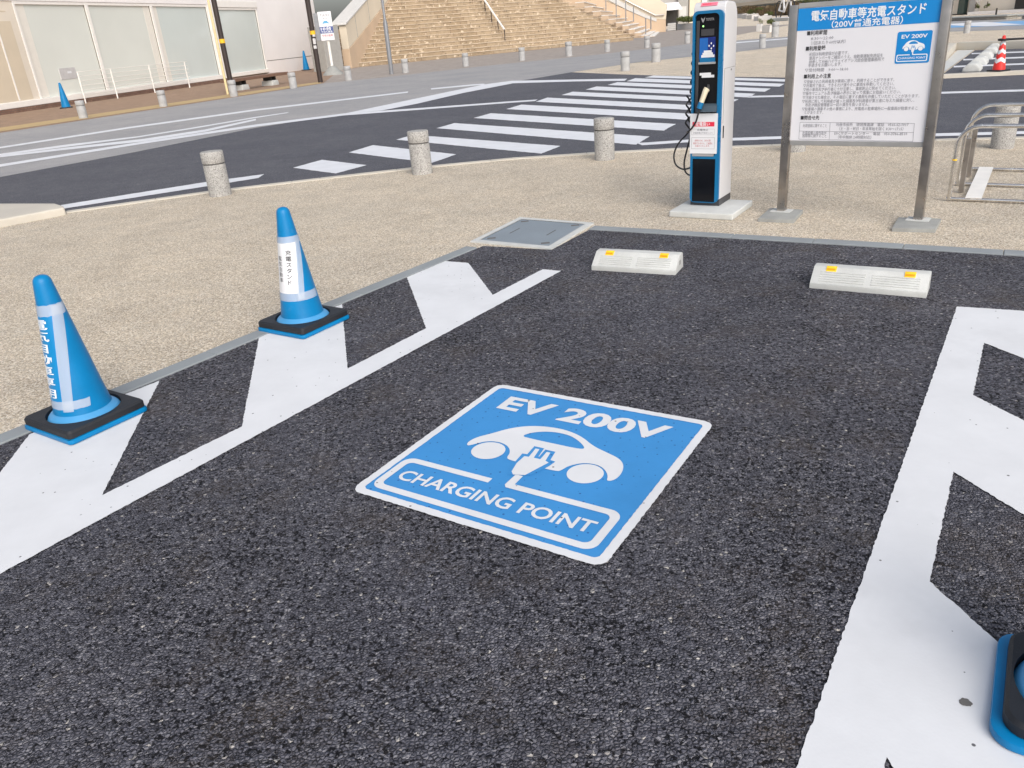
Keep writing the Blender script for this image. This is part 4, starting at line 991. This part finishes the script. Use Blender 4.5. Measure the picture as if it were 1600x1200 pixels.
# bench between the bollards
b0, b1 = G(376, 141), G(423, 133.5); bw = Wall(b0, b1)
bn = thing('bench', 'timber slab bench on two pale stone blocks by the white wall', 'bench', bw.o, bw.ang)
zt = bw.hit(408, 117)[1]; zs = zt - .12
for x in (0, bw.len): MB().prism([(-.28, 0), (.28, 0), (.22, zs - .16), (-.22, zs - .16)], 'y', -.3, .3, .03, 2, Matrix.Translation((x, 0, 0))).make('stone_leg', M['concrete'], bn, True)
for x in (0, bw.len):
    for dx in (-.17, .17): MB().box(x + dx - .05, x + dx + .05, -.2, .2, zs - .158, zs, 0).make('bracket', M['dark_void'], bn)
MB().box(-.9, bw.hit(441, 114)[0], -.32, .32, zs + .001, zt, .01, 1).make('seat', M['wood'], bn)

# poles
def pole(label, base, r, top_px, m, bands, conduit=False, r2=None):
    b = G(*base); t = thing('street_pole' if r2 is None else 'lamp_post', label, 'pole' if r2 is None else 'lamp post', b)
    Hh = 9.0
    if r2 is None: MB().lathe([(r, 0), (r, Hh)], 20).make('shaft', m, t, True)
    else:
        zc = height_at(base, top_px)[1]; MB().lathe([(r, 0), (r, zc - .1), (r2, zc + .1), (r2, Hh)], 20).make('shaft', m, t, True)
    for (v0, v1, mm, name, k) in bands:
        z1, z0 = height_at(base, v0)[1], height_at(base, v1)[1]
        if name == 'band': MB().lathe([(r + .006, z0), (r + .006, z1)], 20).make('yellow_band', mm, t, True)
        else:
            ca_ = math.atan2(-b.y, -b.x); MB().lathe([(r + .005, z0), (r + .005, z1)], 8, None, ca_ - .6 + k, ca_ + .6 + k).make('sticker', mm, t, True)
    if conduit: MB().tube([(-r - .09, -.05, 0), (-r - .09, -.05, Hh)], .045, 8).make('conduit', M['yellow_pipe'], t, True)
    return t
def rad(base, wpx): b = G(*base); return wpx / 2 * (b - CAM).length / FPX
pole('dark brown street pole with yellow band and pale conduit before the shop windows', (364, 147), rad((364, 147), 7), None, M['pole_brown'], [(61, 67.5, M['yellow'], 'band', 0)], True)
pole('dark brown street pole with yellow band and grey stickers beside the taxi sign', (501, 129), rad((501, 129), 7), None, M['pole_brown'], [(48, 54, M['yellow'], 'band', 0), (60, 69, M['sticker'], 'sticker', .2), (71, 76, M['sticker'], 'sticker', .1), (54, 57.5, M['sticker'], 'sticker', .4)])
pole('slim grey tapered lamp post at the left end of the stairs', (612, 116), rad((612, 116), 6.2), 33, M['pole_grey'], [], False, rad((612, 116), 3.6))

# taxi stand sign
tb = G(521, 117); tw = Wall(tb, tb + (G(560, 113.5) - G(521, 117)))
ts = thing('taxi_sign', 'white taxi rank sign on a slim pole in a conical base', 'sign', tb, tw.ang)
k_ = (tb - CAM).length / FPX
zb, zt = tw.hit(515, 63)[1], tw.hit(508, 18)[1]; hw_ = 9.2 * k_; xo = (tw.hit(516, 61)[0])
MB().lathe([(.0, .02), (.55, .0), (.52, .08), (.16, .42), (.08, .46), (0, .46)], 24).make('conical_base', M['concrete_grey'], ts, True)
MB().tube([(0, 0, .4), (0, 0, zt - .2)], .075, 12).make('pole', M['white_tube'], ts, True)
tp = MB().box(-hw_, hw_, -.16, -.08, zb, zt, .01, 1).make('sign_panel', M['paper'], ts)
MB().box(-hw_ - .22, -hw_ - .002, -.14, -.02, zb + .02, zt - .05, .01, 1).make('panel_edge', M['pole_grey'], ts)
hh_ = zt - zb; TP = lambda x, y: (x, -.166, y)
mb = MB(); text_fit(mb, 'TAXI', TP, -hw_ * .72, hw_ * .62, zt - hh_ * .17, hh_ * .085, .0); text_fit(mb, '乗り場', TP, -hw_ * .3, hw_ * .25, zt - hh_ * .26, hh_ * .04); mb.make('lettering', M['ink_grey'], tp)
carp = [(-.30, 0), (-.30, .16), (-.22, .20), (-.15, .36), (.15, .36), (.22, .20), (.30, .16), (.30, 0), (.22, 0), (.20, .06), (-.20, .06), (-.22, 0)]
mb = MB(); vs, fs = fill([[(x * hw_ * 1.5, zt - hh_ * .42 + y * hh_ * .28) for x, y in carp]]); mb.add([TP(x, y) for x, y, _ in vs], fs); mb.make('car_pictogram', M['taxi_blue'], tp)
MB().box(-hw_ + .005, hw_ - .005, -.170, -.1605, zb + hh_ * .25, zb + hh_ * .48).make('navy_band', M['navy'], tp)
mb = MB(); T2 = lambda x, y: (x, -.173, y); text_fit(mb, '10台', T2, -hw_ * .85, hw_ * .7, zb + hh_ * .36, hh_ * .10, .02); text_fit(mb, '客待ち専用', T2, -hw_ * .85, hw_ * .8, zb + hh_ * .27, hh_ * .055, .01); mb.make('lettering', M['lettering'], tp)
mb = MB(); text_fit(mb, '客待ち駐車', TP, -hw_ * .8, hw_ * .8, zb + hh_ * .14, hh_ * .06, .01); mb.make('lettering', M['ink_red'], tp)

# ================================================================== GRAND STAIRCASE
SL, SR = G(556, 105.5), G(985, 63.5)
sw_ = Wall(SL, SR)
st = thing('grand_staircase', 'wide tan stone staircase with sloping parapets behind the road', 'staircase', SL, sw_.ang)
RISE, RUN, NT = .26, .44, 38
def on_line(p, q, i):
    """place along tier i's riser where the photographed end line p-q is met"""
    y = RUN * i; z = RISE * (i + .5)
    def f(s_):
        w = sw_.o + sw_.d * s_ - sw_.n * y; u, v = pix((w.x, w.y, z)); return (u - p[0]) * (q[1] - p[1]) - (v - p[1]) * (q[0] - p[0])
    lo, hi = -60, 80; flo = f(lo)
    for _ in range(60):
        mid = (lo + hi) / 2; fm = f(mid)
        if (fm > 0) == (flo > 0): lo = mid
        else: hi = mid
    return lo
vs, fs, tv, tf = [], [], [], []
ends = []
for i in range(NT):
    a = on_line((554, 101), (601, 3), i); b = on_line((992, 59), (900, 12), i) if i > 1 else on_line((992, 59), (900, 12), 1)
    ends.append((a, b))
mr = MB(); mt = MB()
for i in range(NT):
    a, b = ends[i]; y = RUN * i; z0_, z1_ = RISE * i, RISE * (i + 1)
    mr.add([(a - 2.5, y, z0_), (b + .0, y, z0_), (b, y, z1_ - .03), (a - 2.5, y, z1_ - .03)], [(0, 1, 2, 3)])
    mt.box(a - 2.5, b + .3, y - .04, y + RUN + .05, z1_ - .03, z1_)
    mr.add([(b, y, z0_), (b, y + 8, z0_), (b, y + 8, z1_ - .03), (b, y, z1_ - .03)], [(0, 1, 2, 3)])
    mt.add([(b, y, z1_ + .0), (b + .3, y, z1_), (b + .3, y + 8, z1_), (b, y + 8, z1_)], [(0, 1, 2, 3)])
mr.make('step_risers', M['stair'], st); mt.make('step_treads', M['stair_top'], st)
# pale flight at the right end, turned towards the plaza
asc = (-sw_.n - sw_.d).normalized(); RQ = G(1038, 50)
wL, wR = Wall(G(1021, 57.3), G(1021, 57.3) - asc), Wall(RQ, RQ - asc)
SLr = Matrix.Rotation(-sw_.ang, 4, 'Z')
lefts = [(1023, 56.5), (1013, 54.8), (1002, 51.4), (991.5, 46.3), (982, 41), (972.5, 35.8), (962, 30.5), (951, 25), (939, 19), (926, 12.5), (913, 6)]
rights = [(1029.5, 51), (1023.6, 47.3), (1015.5, 43.6), (1007, 39), (998, 34.2), (989.5, 30.6), (980, 26.4), (969, 21.5), (957, 16), (944, 10), (931, 4)]
nf, ntd = MB(), MB()
for (l_, r_) in zip(lefts, rights):
    sl_, zl_ = wL.hit(*l_); sr_, zr_ = wR.hit(*r_); zz_ = max(.08, (zl_ + zr_) / 2)
    a_ = SLr @ (wL.o + wL.d * sl_ - SL); b_ = SLr @ (wR.o + wR.d * sr_ - SL); av = SLr @ asc
    q_ = [(a_.x, a_.y), (b_.x, b_.y), (b_.x + av.x * 3, b_.y + av.y * 3), (a_.x + av.x * 3, a_.y + av.y * 3)]
    nf.prism(q_, 'z', -.05, zz_ - .06); e_ = .06
    q2 = [(a_.x - av.x * e_, a_.y - av.y * e_), (b_.x - av.x * e_, b_.y - av.y * e_), (b_.x + av.x * .8, b_.y + av.y * .8), (a_.x + av.x * .8, a_.y + av.y * .8)]
    ntd.prism(q2, 'z', zz_ - .058, zz_)
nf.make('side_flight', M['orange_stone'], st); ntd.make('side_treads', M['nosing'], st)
# parapets
def parapet(label_name, ground_pix, prof_pix, thick, m, band_pix=None):
    pass
lw = Wall(G(539, 110), G(539, 110) + (-sw_.n))            # left parapet runs up along the stairs
def lift(base_w, u, v):                                    # local coordinates in the staircase frame for a hit on wall base_w
    s_, z = base_w.hit(u, v); w = base_w.o + base_w.d * s_; q = Matrix.Rotation(-sw_.ang, 4, 'Z') @ (w - SL); return q, z
# left parapet: plane through its foot and the left ends of the tiers
Ld = (sw_.o + sw_.d * ends[20][0] - sw_.n * RUN * 20) - (sw_.o + sw_.d * ends[0][0]); foot = G(550, 107)
lwp = Wall(foot, foot + Ld)
def up_prism(poly, t_, name, m, shift=0.0, wall=None, bev=0.02):
    """poly of (s,z) on a wall plane, given thickness away from the viewer side"""
    w = wall; mx = Matrix.Translation(Matrix.Rotation(-sw_.ang, 4, 'Z') @ (w.o - SL)) @ Matrix.Rotation(w.ang - sw_.ang, 4, 'Z')
    return MB().prism(poly, 'y', shift, shift + t_, bev, 1, mx).make(name, m, st)
e1, e2 = lwp.hit(538, 78), lwp.hit(597, 5)
slope = (e2[1] - e1[1]) / (e2[0] - e1[0]); L_ = 22
zt0 = lwp.hit(524, 37)[1]
up_prism([(0, 0), (L_, 0), (L_, e1[1] + slope * L_), (0, e1[1])], .5, 'left_parapet_base', M['orange_stone'], .0, lwp)
zz0 = e1[1] + .02; hgt_ = max(1.2, lwp.hit(536, 40)[1] - e1[1])
lp2 = lwp.off(-.02)
up_prism([(0.05, zz0), (L_, zz0 + slope * L_), (L_, zz0 + slope * L_ + hgt_), (0.05, zz0 + hgt_)], .46, 'left_parapet', M['cream_stone'], .02, lwp)
up_prism([(-.1, zz0 + hgt_ + .005), (L_, zz0 + hgt_ + slope * (L_ + .1) + .005), (L_, zz0 + hgt_ + slope * (L_ + .1) + .12), (-.1, zz0 + hgt_ + .12)], 1.0, 'coping', M['coping'], -.05, lwp)
for k in range(6):
    s_ = 2.0 + 3.0 * k; up_prism([(s_, zz0 + slope * s_ + .02), (s_ + .06, zz0 + slope * (s_ + .06) + .02), (s_ + .06, zz0 + slope * (s_ + .06) + hgt_ - .02), (s_, zz0 + slope * s_ + hgt_ - .02)], .03, 'panel_joint', M['warm'] if 'warm' in M else M['shade_grey'], .012, lwp, 0)
# parapet front end: pier whose shade is put into its grey colour
fe = Wall(G(513, 112), G(538, 109)); up_prism([(0, 0), (fe.len, 0), (fe.len, fe.hit(531, 38)[1]), (0, fe.hit(515, 40)[1])], 1.2, 'end_pier', M['shade_grey'], .0, fe)
# right parapet
rw = Wall(RQ + asc * 40, RQ)
z_or0 = rw.hit(1040, 35)[1]; z_top = rw.hit(1042, 7)[1]
z_l0 = rw.hit(945, 0)[1]
def rz_(u, v): return rw.hit(u, v)
p_ = [(rz_(1040, 49)[0], 0), rz_(1040, 31), rz_(1010, 29), rz_(980, 16), rz_(945, 0.5), rz_(900, -20), rz_(860, -38), (rz_(860, -38)[0], 0)]
up_prism(p_, .8, 'right_parapet_base', M['orange_stone'], 0, rw)
p_ = [rz_(1040, 30.8), rz_(1042, 7), rz_(1028, -1), rz_(1000, -15), rz_(940, -46), rz_(860, -86), rz_(860, -38.5), rz_(900, -20.5), rz_(945, 0), rz_(980, 15.6), rz_(1010, 28.6)]
up_prism(p_, .7, 'right_parapet', M['cream_stone'], .03, rw)
p_ = [rz_(1026, 34), rz_(1026, 29), rz_(1012, 24), rz_(985, 10), rz_(962, -2), rz_(900, -32), rz_(900, -22), rz_(948, -1), rz_(980, 15.5), rz_(1008, 28)]
up_prism(p_, .05, 'stone_band', M['coping'], -.06, rw)
hr = MB(); hrw = rw.off(.12)
mxr = Matrix.Translation(Matrix.Rotation(-sw_.ang, 4, 'Z') @ (hrw.o - SL)) @ Matrix.Rotation(hrw.ang - sw_.ang, 4, 'Z')
pts = [hrw.hit(u, v) for u, v in ((1038, 23), (1024, 24), (1008, 16), (990, 7), (975, -1), (950, -14))]
hr.tube([(s_, 0, z) for s_, z in pts], .07, 8, None, mxr); hr.make('wall_handrail', M['steel'], st, True)
# slim handrail posts on the side flight
for (u, v0, v1) in ((978, 0, 39), (1009, 28, 57), (990, 10, 34), (1017, 25, 46), (963, 0, 27), (947, 0, 22)):
    b = G(u, 58); w = Wall(G(u - 5, 58.4), G(u + 5, 57.5)); s_, zb_ = w.hit(u, v1); _, zt_ = w.hit(u, v0)
    q = Matrix.Rotation(-sw_.ang, 4, 'Z') @ (w.o + w.d * s_ - SL); MB().tube([(q.x, q.y, zb_), (q.x, q.y, zt_)], .05, 6).make('handrail_post', M['pole_grey'], st, True)
# centre handrail climbing the stairs
def on_tier(u, v):                                         # place on the sloping stair surface seen at (u, v), lifted to handrail height
    d = ray(u, v); best = None
    n = Vector(-sw_.n); k = RISE / RUN
    # plane z = k * ((p - SL) . n) + .9
    den = d.z - k * d.dot(n); t = (k * (CAM - SL).dot(n) - CAM.z + 0.9) / den; return CAM + d * t
hp = [on_tier(788, 46), on_tier(757, 0), on_tier(735, -33)]
mxs = Matrix.Rotation(-sw_.ang, 4, 'Z'); lc = [mxs @ (p - SL) for p in hp]
MB().tube(lc, .07, 8).make('centre_handrail', M['white_tube'], st, True)
for k in range(4):
    p = lc[0].lerp(lc[1], k / 3.0); MB().tube([(p.x, p.y, p.z - 1.15), (p.x, p.y, p.z)], .035, 6).make('handrail_post', M['pole_brown'], st, True)

# ================================================================== FAR BACKGROUND TO THE RIGHT
def far_box(name, label, cat, foot_l, foot_r, v_top, depth, m, group=None):
    w = Wall(G(*foot_l), G(*foot_r)); z = w.hit((foot_l[0] + foot_r[0]) / 2, v_top)[1]
    t = thing(name, label, cat, w.o, w.ang, group); return t, w, z
# shop building behind the right parapet, with a dark opening and an awning
w = Wall(G(1005, 44), G(1250, 24)); bd = thing('shop_building', 'grey and cream building with a dark doorway and white awning behind the parapet', 'building', w.o, w.ang)
def bx(u0, v0, u1, v1, y0, y1, name, m, par=bd, ww=w):
    a = ww.hit(u0, v1); b = ww.hit(u1, v0); return MB().box(min(a[0], b[0]), max(a[0], b[0]), y0, y1, max(0, a[1]) if a[1] > .05 else 0, b[1]).make(name, m, par)
bx(1000, -60, 1112, 44, 1.0, 12, 'wall', M['grey_wall'])
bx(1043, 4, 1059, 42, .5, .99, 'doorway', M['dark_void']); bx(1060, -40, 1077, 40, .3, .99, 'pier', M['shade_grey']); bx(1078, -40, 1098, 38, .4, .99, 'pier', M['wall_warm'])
bx(1061.5, 9.5, 1073, 30, .15, .29, 'poster_board', M['coping'])
bx(1097, -40, 1106, 30, .2, .99, 'window', M['frost_blue'])
aw = MB(); a, b = w.hit(1030, -14), w.hit(1060, 3); aw.prism([(0, b[1]), (-2.2, b[1] - .9), (-2.2, b[1] - 1.1), (0, b[1] - .2)], 'x', a[0], b[0], 0).make('awning', M['paper'], bd)
# long pale hall with a low white roof edge
w3 = Wall(G(1110, 24), G(1260, 16)); hl = thing('pale_hall', 'long pale hall with a white eave behind the clipped hedge', 'building', w3.o, w3.ang)
bx(1050, -40, 1222, 20, 1.5, 14, 'wall', M['wall_cream'], hl, w3); bx(1100, -4, 1222, 11, .5, 3, 'eave', M['wall_white'], hl, w3)
# building on the far right
w4 = Wall(G(1470, 25), G(1640, 17)); rb_ = thing('white_building', 'white building with dark windows at the top right corner', 'building', w4.o, w4.ang)
bx(1440, -60, 1760, 25, .6, 12, 'wall', M['wall_cream'], rb_, w4); bx(1490, -30, 1507.5, 22.5, .3, .599, 'window', M['dark_glass'], rb_, w4)
bx(1508.5, -30, 1526, 24, .2, .598, 'pillar', M['grey_wall'], rb_, w4); bx(1579, -30, 1640, 14.5, .3, .599, 'window', M['dark_void'], rb_, w4)
bx(1518, 12.5, 1640, 24, -.4, .28, 'planter_wall', M['wall_white'], rb_, w4)
# low grey wall before it
w5 = Wall(G(1480, 33.5), G(1572, 30)); lwall = thing('low_wall', 'low grey coping wall in front of the white building', 'wall', w5.o, w5.ang)
za = w5.hit(1520, 25.5)[1]; MB().box(-6, w5.len, 0, .8, 0, za * .6, .03, 1).make('wall_body', M['coping'], lwall); MB().box(-6, w5.len + .2, -.2, 1, za * .6 + .002, za, .03, 1).make('coping', M['concrete_grey'], lwall)
w6 = Wall(G(1595, 30), G(1640, 28)); lw6 = thing('low_wall', 'low grey coping wall cut off by the right edge of the photo', 'wall', w6.o, w6.ang)
MB().box(0, 8, 0, .8, 0, za * .6, .03, 1).make('wall_body', M['coping'], lw6); MB().box(-.1, 8.1, -.2, 1, za * .6 + .002, za, .03, 1).make('coping', M['concrete_grey'], lw6)
# black marker post
b = G(1556, 24); hb_ = height_at((1556, 24), 12.5)[1]; o = MB().lathe([(.055, 0), (.055, hb_ - .1), (.04, hb_), (0, hb_)], 10).make('marker_post', M['dark_void'], None, True, b); tag(o, 'slim black marker post before the white building', 'post')
# foliage
def leaves(n, rx, ry, rz, size, seed, base=0.0, lump=3):
    rnd = random.Random(seed); mb = MB(); cs = [(rnd.uniform(-rx, rx) * .8, rnd.uniform(-ry, ry) * .8, base + rnd.uniform(.25, .85) * rz) for _ in range(lump)]
    for _ in range(n):
        c = rnd.choice(cs); d = Vector((rnd.gauss(0, 1), rnd.gauss(0, 1), rnd.gauss(0, 1))).normalized() * rnd.uniform(.4, 1) ** .5
        p = Vector((c[0] + d.x * rx * .5, c[1] + d.y * ry * .5, max(base, c[2] + d.z * rz * .32)))
        u = Vector((rnd.gauss(0, 1), rnd.gauss(0, 1), rnd.gauss(0, 1))).normalized(); w_ = u.orthogonal().normalized() * size * rnd.uniform(.5, 1); u = u * size
        mb.add([p - u, p + w_ * .5, p + u, p - w_ * .5], [(0, 1, 2, 3)])
    return mb
def planter(label, fl, fr, v_top, v_leaf, lm, group, seed, lump=4, dep=.9):
    w = Wall(G(*fl), G(*fr)); um = (fl[0] + fr[0]) / 2; z = w.hit(um, v_top)[1]; zl = max(z + .15, w.hit(um, v_leaf)[1]); L = w.len
    t = thing('planter_box', label, 'planter', w.o, w.ang, group)
    MB().prism([(0.04 * L, 0), (.96 * L, 0), (L, z), (0, z)], 'y', 0, L * dep, .02, 1).make('box', M['planter_white'], t)
    MB().box(.06 * L, .94 * L, L * .06, L * dep - L * .06, z - .05, z + .01).make('soil', M['twig'], t)
    f = leaves(500, L * .46, L * .4, (zl - z) * 1.15, L * .055, seed, z, lump); o = f.make('plants', lm, t, False, (L / 2, L * dep / 2, 0))
    return t
planter('white planter box with low green shrubs, front one of the pair behind a bollard', (1189.5, 51.5), (1202.5, 51), 40, 31, M['leaf'], 'planter boxes by the charger', 1)
planter('white planter box with low green shrubs, rear left one of the pair', (1181, 50), (1189, 49.5), 37.5, 29.5, M['leaf'], 'planter boxes by the charger', 2)
for k, (u, vt) in enumerate(((1152, 30), (1158.5, 31), (1166.5, 32), (1177, 34))):
    planter('white planter in the row below the brown hedge, ' + ['leftmost one', 'second from left', 'third from left', 'nearest one'][k], (u, vt - 1.5), (u + 8, vt - 1.8), vt - 8.2, vt - 17.5, M['leaf'] if k == 2 else M['leaf_brown'], 'row of white planters', 10 + k)
planter('long white planter box by the dark doorway', (1056, 47), (1086, 45.5), 37, 28, M['leaf'], 'planters by the dark doorway', 21, 3, .3)
# goods crate at the parapet end
w7 = Wall(G(1043, 48.5), G(1056, 47.5)); cr = thing('slatted_crate', 'pale slatted crate stool at the end of the right parapet', 'crate', w7.o, w7.ang); zc = w7.hit(1049, 36)[1]
for k in range(4): MB().box(0, w7.len, 0, .06, zc * (.05 + .24 * k), zc * (.23 + .24 * k), 0).make('slat', M['coping'], cr)
MB().box(.02, w7.len - .02, .07, 1.0, 0.02, zc, .02, 1).make('crate_body', M['grey_plate'], cr); MB().box(w7.len, w7.len + .12, 0, 1.0, 0, zc, 0).make('side_board', M['dark_void'], cr)
# hedge behind the planters
w8 = Wall(G(1150, 28), G(1228, 24)); zh = w8.hit(1190, 12)[1]
hgm = leaves(5000, w8.len * .62, 2.0, zh * 1.15, .28, 5, 0, 40); hg = thing('hedge', 'brown and green clipped hedge below the pale hall', 'hedge', w8.o, w8.ang)
hgm.make('foliage', M['leaf_brown'], hg, False, (w8.len / 2, 1.5, 0)); MB().box(0, w8.len, 1.2, 1.8, 0, zh * .6).make('stems', M['twig'], hg)
w9 = Wall(G(1185, 27), G(1206, 26)); hg2 = thing('shrub', 'dark green shrub at the foot of the brown hedge', 'shrub', w9.o, w9.ang)
leaves(900, w9.len * .55, 1.0, w9.hit(1195, 19)[1] * 1.1, .2, 8, 0, 8).make('foliage', M['leaf'], hg2, False, (w9.len / 2, 0, 0)); MB().tube([(w9.len / 2, 0, 0), (w9.len / 2, 0, .8)], .08, 6).make('stem', M['twig'], hg2)
for (u, v, s_, lab) in ((1525, 13, 1.0, 'small dark shrub on the white planter wall, left one'), (1543, 12, .8, 'small dark shrub on the white planter wall, right one')):
    q = w4.hit(u, v); p = w4.o + w4.d * q[0] + w4.n * .05; t = thing('shrub', lab, 'shrub', (p.x, p.y, q[1]), 0, 'shrubs on the planter wall')
    leaves(120, .22 * s_, .15, .32, .07, int(u), 0, 3).make('foliage', M['leaf'], t); MB().tube([(0, 0, -.02), (0, 0, .4)], .03, 6).make('stem', M['twig'], t)
# bicycles parked on the far plaza beside the white bench block
bp_ = Wall(G(1216, 30), G(1240, 29)); by = thing('bicycle', 'white bicycle parked beyond the left sign post', 'bicycle', bp_.o, bp_.ang)
q0 = bp_.hit(1214, 26); q1 = bp_.hit(1238, 25); wb = (q1[0] - q0[0]); rwh = wb * .21
for x in (0, wb * .82):
    wh = MB(); ring = [(x + rwh * math.cos(2 * math.pi * k / 24), 0, rwh + rwh * math.sin(2 * math.pi * k / 24)) for k in range(25)]; wh.tube(ring, rwh * .07, 6)
    for k in range(8): wh.tube([(x, 0, rwh), (x + rwh * math.cos(math.pi * k / 4), 0, rwh + rwh * math.sin(math.pi * k / 4))], rwh * .02, 4)
    wh.make('wheel', M['cable'], by)
fm = MB(); A0, A1 = Vector((0, 0, rwh)), Vector((wb * .82, 0, rwh)); BB = Vector((wb * .36, 0, rwh * .8)); ST_ = Vector((wb * .27, 0, rwh * 2.5)); HD = Vector((wb * .68, 0, rwh * 2.5))
for p, q in ((A0, BB), (A0, ST_), (BB, ST_), (BB, HD), (ST_, HD), (HD, A1)): fm.tube([p, q], rwh * .11, 6)
fm.make('frame', M['paper'], by, True)
MB().tube([HD, HD + Vector((-.02, 0, rwh * .5)), HD + Vector((-.25 * rwh, .5 * rwh, rwh * .6))], rwh * .07, 6).make('handlebar', M['steel'], by, True)
MB().box(ST_.x - rwh * .3, ST_.x + rwh * .35, -rwh * .18, rwh * .18, ST_.z + rwh * .25, ST_.z + rwh * .4, .02, 1).make('saddle', M['cable'], by)
MB().box(HD.x + rwh * .1, HD.x + rwh * .9, -rwh * .4, rwh * .4, HD.z - rwh * .3, HD.z + rwh * .35, .02, 1).make('basket', M['paper'], by)
w10 = Wall(G(1207, 33.5), G(1232, 32.5)); blk = thing('stone_seat', 'pale block seat in front of the white bicycle', 'seat', w10.o, w10.ang); zk = w10.hit(1220, 27.5)[1]
MB().box(0, w10.len, 0, 1.2, 0, zk * .8, .03, 1).make('seat_base', M['concrete'], blk); MB().box(-.05, w10.len + .05, -.05, 1.25, zk * .8 + .002, zk, .02, 1).make('seat_slab', M['paper'], blk)
# trees beyond the notice board
def tree(label, foot, v_top, wide, seed, group):
    b = G(*foot); h = height_at(foot, v_top)[1]; t = thing('tree', label, 'tree', b, 0, group); rnd = random.Random(seed)
    tk = MB().tube([(0, 0, 0), (.1, 0, h * .3), (0, .1, h * .6)], h * .035, 8, h * .015)
    for k in range(6): a = k * 1.05; tk.tube([(0, 0, h * .35), (math.cos(a) * wide * .5, math.sin(a) * wide * .5, h * rnd.uniform(.6, .85))], h * .013, 6, h * .005)
    tk.make('trunk', M['twig'], t, True); leaves(2600, wide, wide, h * .75, .22, seed, h * .25, 22).make('crown', M['leaf'], t)
for k, (u, vv) in enumerate(((1262, 20), (1300, 19), (1345, 17), (1400, 14), (1445, 11))):
    tree(['leafy green tree behind the notice board, leftmost above its top edge', 'leafy green tree behind the notice board, second from its left end', 'leafy green tree behind the middle of the notice board', 'leafy green tree behind the notice board, second from its right end', 'leafy green tree behind the right post of the notice board'][k], (u, vv), -45, 3.4, 30 + k, 'trees behind the notice board')
